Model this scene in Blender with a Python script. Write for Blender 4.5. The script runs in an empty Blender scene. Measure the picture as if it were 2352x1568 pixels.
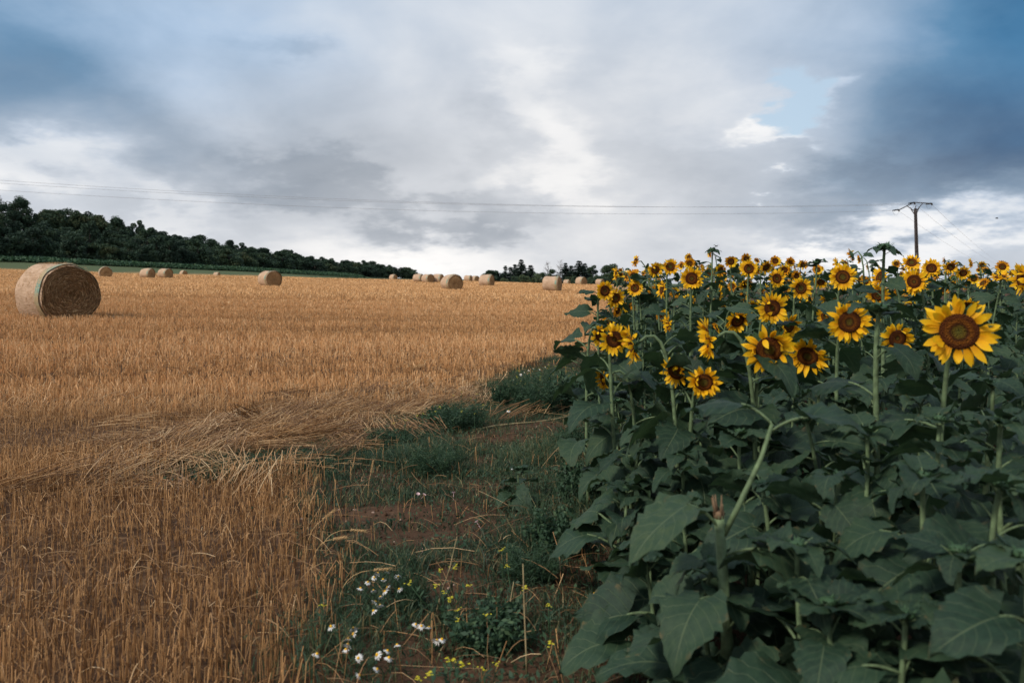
import bpy, math
import numpy as np
from mathutils import Vector, Matrix, Euler

SC = bpy.context.scene
COL = SC.collection
R = math.radians

# ---------------------------------------------------------------- camera
F, CX, HY, EYE = 1829.0, 1176.0, 640.0, 1.5      # focal length, centre, eye line (in 2352 px wide units), eye height
cam_data = bpy.data.cameras.new('camera')
cam_data.sensor_width = 36.0
cam_data.lens = F / 2352.0 * 36.0
cam_data.shift_y = -(784.0 - HY) / 2352.0
cam_data.clip_start = 0.05
cam_data.clip_end = 6000
cam_data.dof.use_dof = True
cam_data.dof.focus_distance = 7.5
cam_data.dof.aperture_fstop = 3.2
cam = bpy.data.objects.new('camera', cam_data)
COL.objects.link(cam)
cam.location = (0, 0, EYE)
cam.rotation_euler = (R(90), 0, 0)
SC.camera = cam

# ---------------------------------------------------------------- colour management, sampling
SC.view_settings.view_transform = 'Standard'
SC.view_settings.look = 'None'
SC.view_settings.exposure = 0.15
SC.view_settings.gamma = 1.0
SC.cycles.use_denoising = True
SC.cycles.max_bounces = 6
SC.cycles.diffuse_bounces = 3
SC.cycles.transmission_bounces = 3
SC.cycles.transparent_max_bounces = 4

# ---------------------------------------------------------------- node helpers
class NT:
    def __init__(self, tree): self.t = tree; self.n = tree.nodes; self.l = tree.links
    def new(self, kind, **kw):
        nd = self.n.new(kind)
        for k, v in kw.items():
            setattr(nd, k, v)
        return nd
    def set(self, sock, v):
        if hasattr(v, 'is_output'): self.l.new(v, sock)
        else: sock.default_value = v
    def math(self, op, a, b=None, c=None, clamp=False):
        nd = self.new('ShaderNodeMath', operation=op, use_clamp=clamp)
        self.set(nd.inputs[0], a)
        if b is not None: self.set(nd.inputs[1], b)
        if c is not None: self.set(nd.inputs[2], c)
        return nd.outputs[0]
    def vmath(self, op, a, b=None):
        nd = self.new('ShaderNodeVectorMath', operation=op)
        self.set(nd.inputs[0], a)
        if b is not None: self.set(nd.inputs[1], b)
        return nd.outputs[0]
    def scale(self, a, s):
        nd = self.new('ShaderNodeVectorMath', operation='SCALE')
        self.set(nd.inputs[0], a); self.set(nd.inputs[3], s)
        return nd.outputs[0]
    def mix(self, f, a, b, mode='MIX'):
        nd = self.new('ShaderNodeMix', data_type='RGBA', blend_type=mode)
        self.set(nd.inputs[0], f); self.set(nd.inputs[6], a); self.set(nd.inputs[7], b)
        return nd.outputs[2]
    def noise(self, vec, scale, detail=4, rough=0.55, dist=0.0, out=0):
        nd = self.new('ShaderNodeTexNoise')
        if vec is not None: self.set(nd.inputs['Vector'], vec)
        nd.inputs['Scale'].default_value = scale; nd.inputs['Detail'].default_value = detail
        nd.inputs['Roughness'].default_value = rough; nd.inputs['Distortion'].default_value = dist
        return nd.outputs[out]
    def ramp(self, f, stops, interp='LINEAR'):
        nd = self.new('ShaderNodeValToRGB')
        nd.color_ramp.interpolation = interp
        e = nd.color_ramp.elements
        while len(e) < len(stops): e.new(0.5)
        for i, (p, c) in enumerate(stops):
            e[i].position = p; e[i].color = (*c, 1)
        self.set(nd.inputs[0], f)
        return nd.outputs[0]
    def maprange(self, v, a, b, c=0.0, d=1.0, smooth=True):
        nd = self.new('ShaderNodeMapRange', interpolation_type='SMOOTHSTEP' if smooth else 'LINEAR')
        self.set(nd.inputs[0], v)
        for i, x in enumerate((a, b, c, d)): nd.inputs[i + 1].default_value = x
        return nd.outputs[0]

# ---------------------------------------------------------------- world: clearing overcast sky
SUN_EL, SUN_AZ = 40.0, -130.0      # degrees; azimuth from the view direction, negative = to the west side
world = bpy.data.worlds.new('World'); SC.world = world; world.use_nodes = True
W = NT(world.node_tree); W.n.clear()
w_out = W.new('ShaderNodeOutputWorld'); w_bg = W.new('ShaderNodeBackground')
SKY_STRENGTH = 0.1
w_bg.inputs[1].default_value = SKY_STRENGTH
W.l.new(w_bg.outputs[0], w_out.inputs[0])
w_tc = W.new('ShaderNodeTexCoord')
w_dir = w_tc.outputs['Generated']
sky = W.new('ShaderNodeTexSky', sky_type='NISHITA')
sky.sun_disc = False
sky.sun_elevation = R(SUN_EL); sky.sun_rotation = R(SUN_AZ)
sky.air_density = 1.0; sky.dust_density = 1.2; sky.ozone_density = 1.5
w_sep = W.new('ShaderNodeSeparateXYZ'); W.l.new(w_dir, w_sep.inputs[0])
dx, dy, dz = w_sep.outputs
az = W.math('ARCTAN2', dx, dy)
el = W.math('ARCSINE', W.math('MINIMUM', W.math('MAXIMUM', dz, -1.0), 1.0))
w_comb = W.new('ShaderNodeCombineXYZ'); W.l.new(az, w_comb.inputs[0]); W.l.new(el, w_comb.inputs[1])
polar = w_comb.outputs[0]
# cloud-layer coordinates: the layer seen in perspective towards the horizon
inv = W.math('DIVIDE', 1.0, W.math('ADD', W.math('MAXIMUM', dz, 0.0), 0.30))
w_c2 = W.new('ShaderNodeCombineXYZ')
W.l.new(W.math('MULTIPLY', dx, inv), w_c2.inputs[0]); W.l.new(W.math('MULTIPLY', dy, inv), w_c2.inputs[1]); W.l.new(W.math('MULTIPLY', dz, 1.6), w_c2.inputs[2])
layer = w_c2.outputs[0]
n_warp = W.noise(layer, 2.6, 5, 0.58, 0.0, 1)
n_warp2 = W.noise(layer, 8.5, 5, 0.6, 0.0, 1)
warp = W.vmath('ADD', W.scale(W.vmath('SUBTRACT', n_warp, (0.5, 0.5, 0.5)), 0.26), W.scale(W.vmath('SUBTRACT', n_warp2, (0.5, 0.5, 0.5)), 0.06))
P = W.vmath('ADD', polar, warp)
P_soft = W.vmath('ADD', polar, W.scale(warp, 0.45))        # wide veils have softer edges than heaped cloud
def px_dir(x, y):
    a = math.atan((x - CX) / F)
    return a, math.atan((HY - y) / F * math.cos(a))
def blob(x, y, rx, ry, rot=0.0, src=None):
    a, e = px_dir(x, y)
    m = W.new('ShaderNodeMapping', vector_type='TEXTURE')
    W.l.new(P_soft if rx >= 500 else P, m.inputs[0])
    m.inputs['Location'].default_value = (a, e, 0)
    m.inputs['Rotation'].default_value = (0, 0, R(rot))
    m.inputs['Scale'].default_value = (rx / F * 1.35, ry / F * 1.35, 1e3)
    g = W.new('ShaderNodeTexGradient', gradient_type='QUADRATIC_SPHERE'); W.l.new(m.outputs[0], g.inputs[0])
    return W.maprange(g.outputs['Fac'], 0.0, 0.75 if rx < 500 else 1.0)
def total(base, items):
    acc = base
    for it in items:
        acc = W.math('MULTIPLY_ADD', blob(*it[:5]), it[5], acc)
    return acc
fbm = W.noise(W.vmath('ADD', W.scale(layer, 0.75), W.scale(w_dir, 0.6)), 2.1, 6, 0.5, 0.3)
fbm2 = W.noise(W.vmath('MULTIPLY', polar, (1.0, 1.35, 1.0)), 6.5, 6, 0.52, 0.5)
tone0 = W.math('ADD', W.math('MULTIPLY_ADD', W.math('SUBTRACT', fbm, 0.5), 0.60, 0.62), W.math('MULTIPLY', W.math('SUBTRACT', fbm2, 0.5), 0.20))
TONE = [(-60, 150, 800, 420, -14, -0.24), (380, 300, 640, 140, -24, -0.15), (800, 260, 520, 300, -10, -0.06), (760, 440, 430, 95, -12, -0.17), (1080, 500, 330, 80, 0, -0.17),
        (60, 400, 330, 120, -10, 0.26), (430, 500, 180, 70, 0, 0.14), (960, 600, 560, 90, 0, 0.34), (640, 55, 160, 70, 0, -0.12),
        (1200, 160, 190, 120, -35, 0.15), (1290, 320, 150, 210, 0, 0.17), (1320, 450, 120, 110, 0, 0.12), (1130, 340, 130, 130, 0, -0.10),
        (1500, 400, 330, 100, 0, -0.05), (1560, 170, 330, 220, 0, 0.10), (1690, 300, 90, 60, 40, 0.26), (1760, 340, 110, 30, 0, 0.25),
        (2360, 100, 760, 520, 10, -0.46), (2300, 340, 560, 220, 5, -0.26), (1980, 440, 320, 130, 0, -0.18), (2070, 565, 460, 80, 5, 0.36),
        (1640, 560, 300, 60, 0, 0.06), (1905, 200, 60, 60, 0, 0.16)]
tone = total(tone0, TONE)
tone = W.math('MAXIMUM', W.math('MINIMUM', tone, 1.0), 0.0)
BLUE = [(0, 60, 900, 520, -10, 0.62), (2380, 120, 900, 640, 10, 0.85), (560, 60, 600, 300, 0, 0.3)]
blue = total(W.maprange(el, 0.10, 0.55, 0.0, 0.62), BLUE)
blue = W.math('MINIMUM', blue, 1.0)
grey_c = W.ramp(tone, [(0.0, (0.19, 0.225, 0.275)), (0.35, (0.39, 0.42, 0.465)), (0.62, (0.62, 0.64, 0.675)), (0.82, (0.83, 0.825, 0.825)), (1.0, (0.97, 0.95, 0.93))])
blue_c = W.ramp(tone, [(0.0, (0.024, 0.10, 0.225)), (0.3, (0.085, 0.235, 0.415)), (0.6, (0.36, 0.52, 0.73)), (0.85, (0.64, 0.73, 0.84)), (1.0, (0.86, 0.88, 0.91))])
cloud_c = W.mix(blue, grey_c, blue_c)
cloud_c = W.mix(1.0, cloud_c, (1 / SKY_STRENGTH * 0.96,) * 3 + (1,), 'MULTIPLY')
gap = W.math('MAXIMUM', blob(1800, 235, 120, 170, -18), W.math('MULTIPLY', blob(0, 0, 60, 60), 0.0))
gap = W.maprange(gap, 0.18, 0.72)
clear_c = W.mix(0.68, sky.outputs[0], (5.4, 6.8, 8.0, 1))
W.l.new(W.mix(W.math('MULTIPLY', gap, 0.9), cloud_c, clear_c), w_bg.inputs[0])

# ---------------------------------------------------------------- sun behind thin cloud
sun_d = bpy.data.lights.new('sun', 'SUN'); sun_d.energy = 2.9; sun_d.angle = R(9); sun_d.color = (1.0, 0.93, 0.84)
sun = bpy.data.objects.new('sun', sun_d); COL.objects.link(sun)
sun_v = Vector((math.sin(R(SUN_AZ)) * math.cos(R(SUN_EL)), math.cos(R(SUN_AZ)) * math.cos(R(SUN_EL)), math.sin(R(SUN_EL))))
sun.rotation_euler = sun_v.to_track_quat('Z', 'Y').to_euler()

# ---------------------------------------------------------------- materials
def material(name):
    m = bpy.data.materials.new(name); m.use_nodes = True
    t = NT(m.node_tree); t.n.clear()
    out = t.new('ShaderNodeOutputMaterial')
    return m, t, out
def principled(t, out, color, rough=0.7, spec=0.3, bump=None, bump_strength=0.3, bump_dist=0.01, trans=0.0, trans_color=None):
    b = t.new('ShaderNodeBsdfPrincipled')
    t.set(b.inputs['Base Color'], color); t.set(b.inputs['Roughness'], rough); b.inputs['Specular IOR Level'].default_value = spec
    if bump is not None:
        bn = t.new('ShaderNodeBump'); bn.inputs['Strength'].default_value = bump_strength; bn.inputs['Distance'].default_value = bump_dist
        t.l.new(bump, bn.inputs['Height']); t.l.new(bn.outputs[0], b.inputs['Normal'])
    sh = b.outputs[0]
    if trans > 0:
        tr = t.new('ShaderNodeBsdfTranslucent'); t.set(tr.inputs[0], trans_color if trans_color is not None else color)
        mx = t.new('ShaderNodeMixShader'); mx.inputs[0].default_value = trans
        t.l.new(sh, mx.inputs[1]); t.l.new(tr.outputs[0], mx.inputs[2]); sh = mx.outputs[0]
    t.l.new(sh, out.inputs[0])
def attr(t, name): return t.new('ShaderNodeAttribute', attribute_name=name).outputs['Fac']
def obj_rand(t): return t.new('ShaderNodeObjectInfo').outputs['Random']
def obj_co(t): return t.new('ShaderNodeTexCoord').outputs['Object']

def leafy(name, stops, rough=0.6, spec=0.25, trans=0.2, objvar=0.25, noise_scale=None):
    m, t, out = material(name)
    f = attr(t, 'rnd')
    if noise_scale: f = t.math('MULTIPLY_ADD', t.math('SUBTRACT', t.noise(obj_co(t), noise_scale, 3), 0.5), 1.0, f)
    if objvar: f = t.math('MULTIPLY_ADD', t.math('SUBTRACT', obj_rand(t), 0.5), objvar * 2, f, clamp=True)
    c = t.ramp(f, stops)
    principled(t, out, c, rough, spec, trans=trans)
    return m
M = {}
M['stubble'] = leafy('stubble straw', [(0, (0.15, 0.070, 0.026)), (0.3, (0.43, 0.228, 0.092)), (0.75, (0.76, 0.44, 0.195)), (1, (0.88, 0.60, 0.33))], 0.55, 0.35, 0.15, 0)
M['straw'] = leafy('loose straw', [(0, (0.18, 0.09, 0.034)), (0.5, (0.46, 0.25, 0.10)), (1, (0.80, 0.55, 0.29))], 0.5, 0.4, 0.12, 0)
M['grass'] = leafy('verge grass', [(0, (0.022, 0.042, 0.023)), (0.6, (0.05, 0.088, 0.046)), (0.85, (0.10, 0.13, 0.06)), (1, (0.30, 0.22, 0.10))], 0.55, 0.3, 0.25, 0)
M['weed'] = leafy('weed leaves', [(0, (0.018, 0.042, 0.022)), (0.6, (0.038, 0.078, 0.040)), (1, (0.078, 0.125, 0.058))], 0.6, 0.25, 0.25, 0.1)
M['wood_leaf'] = leafy('woodland leaves', [(0, (0.014, 0.028, 0.019)), (0.5, (0.034, 0.062, 0.038)), (0.85, (0.055, 0.09, 0.045)), (1, (0.08, 0.09, 0.042))], 0.65, 0.2, 0.15, 0.30, 0.25)
M['needle'] = leafy('conifer needles', [(0, (0.010, 0.020, 0.016)), (0.6, (0.024, 0.042, 0.030)), (1, (0.045, 0.055, 0.035))], 0.65, 0.2, 0.08, 0.15)
M['dry_leaf'] = leafy('dry brown twigs', [(0, (0.05, 0.035, 0.03)), (1, (0.13, 0.085, 0.065))], 0.8, 0.1, 0.0, 0.1)
M['crop'] = leafy('green crop leaves', [(0, (0.022, 0.05, 0.028)), (0.6, (0.04, 0.09, 0.045)), (1, (0.07, 0.12, 0.05))], 0.6, 0.25, 0.2, 0)
def plain(name, c, rough=0.7, spec=0.3, var=0.25, scale=20.0, trans=0.0, bump=0.0):
    m, t, out = material(name)
    co = obj_co(t)
    n = t.noise(co, scale, 4)
    f = t.maprange(n, 0.25, 0.75, 1 - var, 1 + var, False)
    col = t.mix(1.0, (*c, 1), f, 'MULTIPLY')
    principled(t, out, col, rough, spec, bump=n if bump else None, bump_strength=bump, trans=trans)
    return m
M['bark'] = plain('tree bark', (0.05, 0.042, 0.035), 0.9, 0.1, 0.4, 3.0)
M['stem'] = plain('sunflower stem', (0.105, 0.15, 0.072), 0.65, 0.25, 0.5, 30.0, 0.0, 0.35)
M['bract'] = plain('sunflower bracts', (0.045, 0.09, 0.04), 0.6, 0.25, 0.35, 40.0, 0.15)
M['steel'] = plain('weathered dark steel', (0.055, 0.045, 0.042), 0.7, 0.3, 0.4, 1.5)
M['glass_ins'] = plain('insulator glass', (0.03, 0.035, 0.04), 0.25, 0.5, 0.2, 4.0)
M['wire'] = plain('aluminium wire', (0.30, 0.31, 0.33), 0.5, 0.5, 0.1, 1.0)
M['white_petal'] = plain('white petals', (0.72, 0.70, 0.66), 0.6, 0.2, 0.06, 60.0, 0.2)
M['gold'] = plain('camomile centre', (0.72, 0.38, 0.02), 0.7, 0.2, 0.2, 300.0)
M['mustard'] = plain('mustard petals', (0.72, 0.62, 0.04), 0.6, 0.2, 0.12, 100.0, 0.2)
M['pink'] = plain('bindweed petals', (0.75, 0.52, 0.52), 0.6, 0.2, 0.1, 60.0, 0.2)
M['dead_stalk'] = plain('dead stalk', (0.30, 0.23, 0.12), 0.8, 0.2, 0.35, 12.0, 0, 0.2)
M['ear'] = plain('ripe wheat', (0.52, 0.33, 0.15), 0.7, 0.3, 0.3, 80.0)
M['torn'] = plain('torn pith', (0.17, 0.11, 0.065), 0.9, 0.1, 0.4, 90.0)
M['stone'] = plain('field stone', (0.30, 0.20, 0.15), 0.9, 0.2, 0.3, 14.0)
M['bird'] = plain('dark feathers', (0.03, 0.03, 0.032), 0.8, 0.2, 0.2, 10.0)

def petal_mat():
    m, t, out = material('sunflower petals')
    co = obj_co(t); s = t.new('ShaderNodeSeparateXYZ'); t.l.new(co, s.inputs[0])
    rib = t.noise(t.vmath('MULTIPLY', co, (3.0, 60.0, 3.0)), 1.0, 3)
    f = t.math('ADD', t.math('MULTIPLY', s.outputs[0], 0.9), t.math('MULTIPLY', t.math('SUBTRACT', rib, 0.5), 0.5))
    f = t.math('MULTIPLY_ADD', t.math('SUBTRACT', obj_rand(t), 0.5), 0.35, f)
    c = t.ramp(f, [(0.0, (0.66, 0.28, 0.006)), (0.35, (0.88, 0.47, 0.010)), (1.0, (0.95, 0.60, 0.02))])
    principled(t, out, c, 0.55, 0.2, bump=rib, bump_strength=0.2, bump_dist=0.02, trans=0.32)
    return m
M['petal'] = petal_mat()
def disc_mat():
    m, t, out = material('sunflower seed disc')
    co = obj_co(t)
    ln = t.new('ShaderNodeVectorMath', operation='LENGTH'); t.l.new(co, ln.inputs[0])
    r = ln.outputs[1]
    v = t.new('ShaderNodeTexVoronoi'); v.inputs['Scale'].default_value = 15.0; t.l.new(co, v.inputs['Vector'])
    n = t.noise(co, 3.0, 4)
    f = t.math('MULTIPLY_ADD', t.math('SUBTRACT', n, 0.5), 0.25, t.math('MULTIPLY_ADD', t.math('SUBTRACT', obj_rand(t), 0.5), 0.3, r))
    c = t.ramp(f, [(0.0, (0.14, 0.12, 0.02)), (0.25, (0.16, 0.10, 0.012)), (0.38, (0.075, 0.022, 0.006)), (0.55, (0.26, 0.085, 0.008)), (0.72, (0.13, 0.035, 0.006)), (1.0, (0.10, 0.028, 0.006))])
    c = t.mix(1.0, c, t.ramp(v.outputs['Distance'], [(0.0, (1.35, 1.35, 1.35)), (0.7, (0.55, 0.55, 0.55))]), 'MULTIPLY')
    principled(t, out, c, 0.85, 0.15, bump=v.outputs['Distance'], bump_strength=0.7, bump_dist=-0.06)
    return m
M['disc'] = disc_mat()
def leaf_mat():
    m, t, out = material('sunflower leaf')
    u = attr(t, 'along'); a = attr(t, 'across')          # leaf's own coordinates: 0..1 along, 0..1 out from the midrib
    mid = t.maprange(a, 0.0, 0.045, 1.0, 0.0)
    ph = t.math('SUBTRACT', t.math('MULTIPLY', u, 7.0), t.math('MULTIPLY', a, 2.6))
    tri = t.math('ABSOLUTE', t.math('SUBTRACT', t.math('FRACT', ph), 0.5))
    side = t.maprange(tri, 0.0, 0.055, 1.0, 0.0)
    vein = t.math('MAXIMUM', mid, t.math('MULTIPLY', side, 0.7))
    co = obj_co(t)
    n = t.noise(co, 9.0, 5)
    base = t.ramp(t.math('MULTIPLY_ADD', t.math('SUBTRACT', obj_rand(t), 0.5), 0.6, n), [(0.10, (0.009, 0.024, 0.013)), (0.45, (0.020, 0.045, 0.024)), (0.75, (0.032, 0.061, 0.030)), (1.0, (0.052, 0.080, 0.034))])
    c = t.mix(t.math('MULTIPLY', vein, 0.75), base, (0.105, 0.14, 0.070, 1))
    edge = t.math('MULTIPLY', t.maprange(a, 0.72, 1.0), t.maprange(t.noise(co, 5.0, 4), 0.56, 0.70))
    c = t.mix(t.math('MULTIPLY', edge, 0.7), c, (0.15, 0.105, 0.04, 1))
    back = t.new('ShaderNodeNewGeometry').outputs['Backfacing']
    c2 = t.mix(t.math('MULTIPLY', back, 0.35), c, (0.060, 0.095, 0.058, 1))
    h = t.math('ADD', t.math('MULTIPLY', vein, -0.8), t.math('MULTIPLY', t.noise(co, 60.0, 3), 0.5))
    principled(t, out, c2, 0.62, 0.28, bump=h, bump_strength=0.35, bump_dist=0.012, trans=0.20, trans_color=t.mix(0.5, c2, (0.06, 0.12, 0.03, 1)))
    return m
M['leaf'] = leaf_mat()

def ground_mat():
    m, t, out = material('field ground')
    geo = t.new('ShaderNodeNewGeometry').outputs['Position']
    n1 = t.noise(geo, 1.6, 6, 0.6); n2 = t.noise(geo, 14.0, 6, 0.65)
    rot = t.new('ShaderNodeMapping'); t.l.new(geo, rot.inputs[0]); rot.inputs['Rotation'].default_value = (0, 0, R(-9)); rot.inputs['Scale'].default_value = (0.12, 1.0, 1.0)
    streak = t.noise(rot.outputs[0], 2.2, 6, 0.65); streak2 = t.noise(rot.outputs[0], 0.35, 4, 0.6)
    soil = t.ramp(t.math('MULTIPLY_ADD', n2, 0.6, t.math('MULTIPLY', n1, 0.45)), [(0.25, (0.028, 0.016, 0.009)), (0.55, (0.078, 0.042, 0.024)), (0.8, (0.14, 0.082, 0.048))])
    st = t.ramp(t.math('ADD', t.math('MULTIPLY', streak, 0.55), t.math('ADD', t.math('MULTIPLY', streak2, 0.25), t.math('MULTIPLY', n2, 0.2))), [(0.3, (0.22, 0.125, 0.055)), (0.5, (0.38, 0.23, 0.105)), (0.7, (0.50, 0.32, 0.155))])
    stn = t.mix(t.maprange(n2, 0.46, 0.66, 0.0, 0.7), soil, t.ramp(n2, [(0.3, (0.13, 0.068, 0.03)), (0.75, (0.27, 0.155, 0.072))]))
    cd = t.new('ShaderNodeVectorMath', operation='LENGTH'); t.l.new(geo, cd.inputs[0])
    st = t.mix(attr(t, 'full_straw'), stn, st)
    gr = t.ramp(n1, [(0.3, (0.055, 0.075, 0.036)), (0.7, (0.105, 0.125, 0.058))])
    c = t.mix(attr(t, 'straw'), soil, st)
    c = t.mix(attr(t, 'green'), c, gr)
    principled(t, out, c, 0.95, 0.1, bump=t.math('ADD', t.math('MULTIPLY', n2, 0.6), n1), bump_strength=0.8, bump_dist=0.05)
    return m
M['ground'] = ground_mat()

# ---------------------------------------------------------------- mesh helpers
def npmesh(name, V, Fc, mats, attrs=None, smooth=False, midx=None):
    V = np.asarray(V, np.float32); Fc = np.asarray(Fc, np.int32)
    me = bpy.data.meshes.new(name)
    me.vertices.add(len(V)); me.vertices.foreach_set('co', V.ravel())
    k = Fc.shape[1]
    me.loops.add(Fc.size); me.loops.foreach_set('vertex_index', Fc.ravel())
    me.polygons.add(len(Fc)); me.polygons.foreach_set('loop_start', np.arange(len(Fc), dtype=np.int32) * k)
    me.update(calc_edges=True)
    for mt in mats: me.materials.append(mt)
    if smooth: me.polygons.foreach_set('use_smooth', np.ones(len(Fc), bool))
    if midx is not None: me.polygons.foreach_set('material_index', np.asarray(midx, np.int32))
    for kx, v in (attrs or {}).items():
        a = me.attributes.new(kx, 'FLOAT', 'POINT'); a.data.foreach_set('value', np.asarray(v, np.float32))
    me.validate(); me.update()
    return me
class MB:
    """collects pieces of one mesh"""
    def __init__(self): self.v = []; self.f = []; self.mi = []; self.rnd = []
    def add(self, V, Fs, mi=0, rnd=0.5):
        o = len(self.v)
        self.v += [tuple(map(float, p)) for p in V]
        self.f += [tuple(int(i) + o for i in f) for f in Fs]
        self.mi += [mi] * len(Fs); self.rnd += [rnd] * len(V)
        return self
    def tube(self, pts, rad, n=6, mi=0, rnd=0.5, cap=True):
        pts = [Vector(p) for p in pts]
        if not hasattr(rad, '__len__'): rad = [rad] * len(pts)
        V = []; Fs = []
        up = Vector((0, 0, 1))
        for i, p in enumerate(pts):
            d = (pts[min(i + 1, len(pts) - 1)] - pts[max(i - 1, 0)]).normalized()
            a = d.cross(up if abs(d.z) < 0.95 else Vector((1, 0, 0))).normalized(); b = d.cross(a)
            if i and a.dot(pa) < 0 and abs(d.z) >= 0.95: pass
            pa = a
            for k in range(n):
                w = 2 * math.pi * k / n
                V.append(p + (a * math.cos(w) + b * math.sin(w)) * rad[i])
        for i in range(len(pts) - 1):
            for k in range(n):
                k2 = (k + 1) % n
                Fs.append((i * n + k, i * n + k2, (i + 1) * n + k2, (i + 1) * n + k))
        if cap:
            Fs.append(tuple(range(n))[::-1]); Fs.append(tuple((len(pts) - 1) * n + k for k in range(n)))
        return self.add(V, Fs, mi, rnd)
    def box(self, lo, hi, mi=0):
        x0, y0, z0 = lo; x1, y1, z1 = hi
        V = [(x0, y0, z0), (x1, y0, z0), (x1, y1, z0), (x0, y1, z0), (x0, y0, z1), (x1, y0, z1), (x1, y1, z1), (x0, y1, z1)]
        return self.add(V, [(0, 3, 2, 1), (4, 5, 6, 7), (0, 1, 5, 4), (1, 2, 6, 5), (2, 3, 7, 6), (3, 0, 4, 7)], mi)
    def mesh(self, name, mats, smooth=True):
        me = bpy.data.meshes.new(name); me.from_pydata(self.v, [], self.f)
        for m_ in mats: me.materials.append(m_)
        me.polygons.foreach_set('material_index', np.array(self.mi, np.int32))
        if smooth: me.polygons.foreach_set('use_smooth', np.ones(len(self.f), bool))
        a = me.attributes.new('rnd', 'FLOAT', 'POINT'); a.data.foreach_set('value', np.array(self.rnd, np.float32))
        me.update(); return me
def obj(name, me, parent=None, loc=None, rot=None, scale=None):
    o = bpy.data.objects.new(name, me); COL.objects.link(o)
    if parent is not None: o.parent = parent
    if loc is not None: o.location = loc
    if rot is not None: o.rotation_euler = rot
    if scale is not None: o.scale = scale if hasattr(scale, '__len__') else (scale,) * 3
    return o
def tag(o, label=None, cat=None, group=None, kind=None):
    for k, v in (('label', label), ('category', cat), ('group', group), ('kind', kind)):
        if v: o[k] = v
    return o
def thing(name, label, cat, loc=(0, 0, 0), rz=0.0, group=None, scale=None):
    return tag(obj(name, None, None, loc, (0, 0, rz), scale), label, cat, group)

rng = np.random.default_rng(11)
def sstep(x, a, b):
    t = np.clip((np.asarray(x, float) - a) / (b - a), 0, 1); return t * t * (3 - 2 * t)
_tab = np.random.default_rng(5).random((256, 256))
def vnoise(x, y):
    x = np.asarray(x, float); y = np.asarray(y, float)
    xi = np.floor(x).astype(int); yi = np.floor(y).astype(int)
    fx = x - xi; fy = y - yi; fx = fx * fx * (3 - 2 * fx); fy = fy * fy * (3 - 2 * fy)
    g_ = lambda i, j: _tab[i & 255, j & 255]
    return (g_(xi, yi) * (1 - fx) + g_(xi + 1, yi) * fx) * (1 - fy) + (g_(xi, yi + 1) * (1 - fx) + g_(xi + 1, yi + 1) * fx) * fy
def fnoise(x, y): return 0.55 * vnoise(x, y) + 0.28 * vnoise(x * 2.1 + 7, y * 2.1 + 3) + 0.17 * vnoise(x * 4.3 + 1, y * 4.3 + 9)

# ---------------------------------------------------------------- terrain
def at(px, py, D=None, z=0.0):
    """ground point seen along a sight line at depth D (or where the level ground is met)"""
    if D is None: D = EYE * F / (py - HY)
    return ((px - CX) / F * D, D)
BALES = [  # centre x, foot y (sight lines), depth, turn of the end face, size
    (132, 735, 19.2, 27, 1.00), (242, 637, 91, 6, 1.0), (339, 640, 95, 50, 1.0), (380, 639, 99, 44, 1.0), (421.5, 633.5, 183, 32, 1.0), (498, 635.5, 200, 60, 1.0),
    (620, 659, 59.5, 30, 1.0), (903.5, 643.5, 170, 46, 1.0), (961, 648, 119, 64, 1.0), (983, 650, 108, 42, 1.0), (1006.5, 650, 109, 60, 1.0), (1037.5, 667, 61, 29, 1.0),
    (1075.5, 647, 149, 66, 1.0), (1092, 647, 165, 36, 1.0), (1118, 658, 82, 66, 1.0), (1268.5, 669.5, 64, 72, 1.02), (1335, 655, 119, 46, 1.0), (1302, 652, 186, 66, 1.0), (1378, 657.5, 150, 60, 1.0)]
def zof(py, D): return EYE - (py - HY) / F * D
ctrl = [(*at(b[0], 0, b[2]), zof(b[1], b[2])) for b in BALES if b[0] not in (498, 1302, 1378)]
ctrl += [(x, y, 0.0) for x in (-8, -4, 0, 4, 8) for y in (-8, -2, 2, 6, 10)]
ctrl += [(-16, 3, 0.05), (16, 3, 0.05), (0, 15, 0.1), (8, 18, 0.15), (14, 30, 0.3), (25, 50, 0.5), (45, 75, 0.7), (70, 60, 0.7), (40, 20, 0.2), (100, 120, 0.4), (0, 30, 0.3), (-60, 20, 0.6), (-80, 60, 1.4)]
for px, py, D in ((0, 620, 178), (200, 629, 190), (450, 636, 215), (740, 639.5, 250), (900, 643.5, 230), (1060, 647, 200), (1130, 650, 190), (1250, 652.5, 180), (1370, 656, 165), (1600, 660, 170), (2100, 660, 170)):
    ctrl.append((*at(px, 0, D), zof(py, D)))
for px, z, D in ((900, 0.2, 300), (1130, -1.4, 290), (1400, -1.8, 290), (1800, -2, 290)):
    ctrl.append((*at(px, 0, D), z))
ctrl = np.array(ctrl)
def tps(r2): return 0.5 * r2 * np.log(r2 + 1e-9)
_n = len(ctrl); _d2 = ((ctrl[:, None, :2] - ctrl[None, :, :2]) ** 2).sum(-1)
_A = np.zeros((_n + 3, _n + 3)); _A[:_n, :_n] = tps(_d2) + np.eye(_n) * 2.0
_A[:_n, _n] = 1; _A[:_n, _n + 1:] = ctrl[:, :2]; _A[_n, :_n] = 1; _A[_n + 1:, :_n] = ctrl[:, :2].T
_w = np.linalg.solve(_A, np.concatenate([ctrl[:, 2], np.zeros(3)]))
WOOD = np.array([(-330, 60), (-220, 150), (-148, 230), (-115, 290), (-104, 400), (-83, 640), (-70, 900)], float)
WOODZ = np.array([7.0, 7.0, 6.3, 4.6, 3.6, 1.6, -2.0]); WOODH = np.array([17, 17, 16, 12.5, 6.5, 1.5, 0.0])
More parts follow.
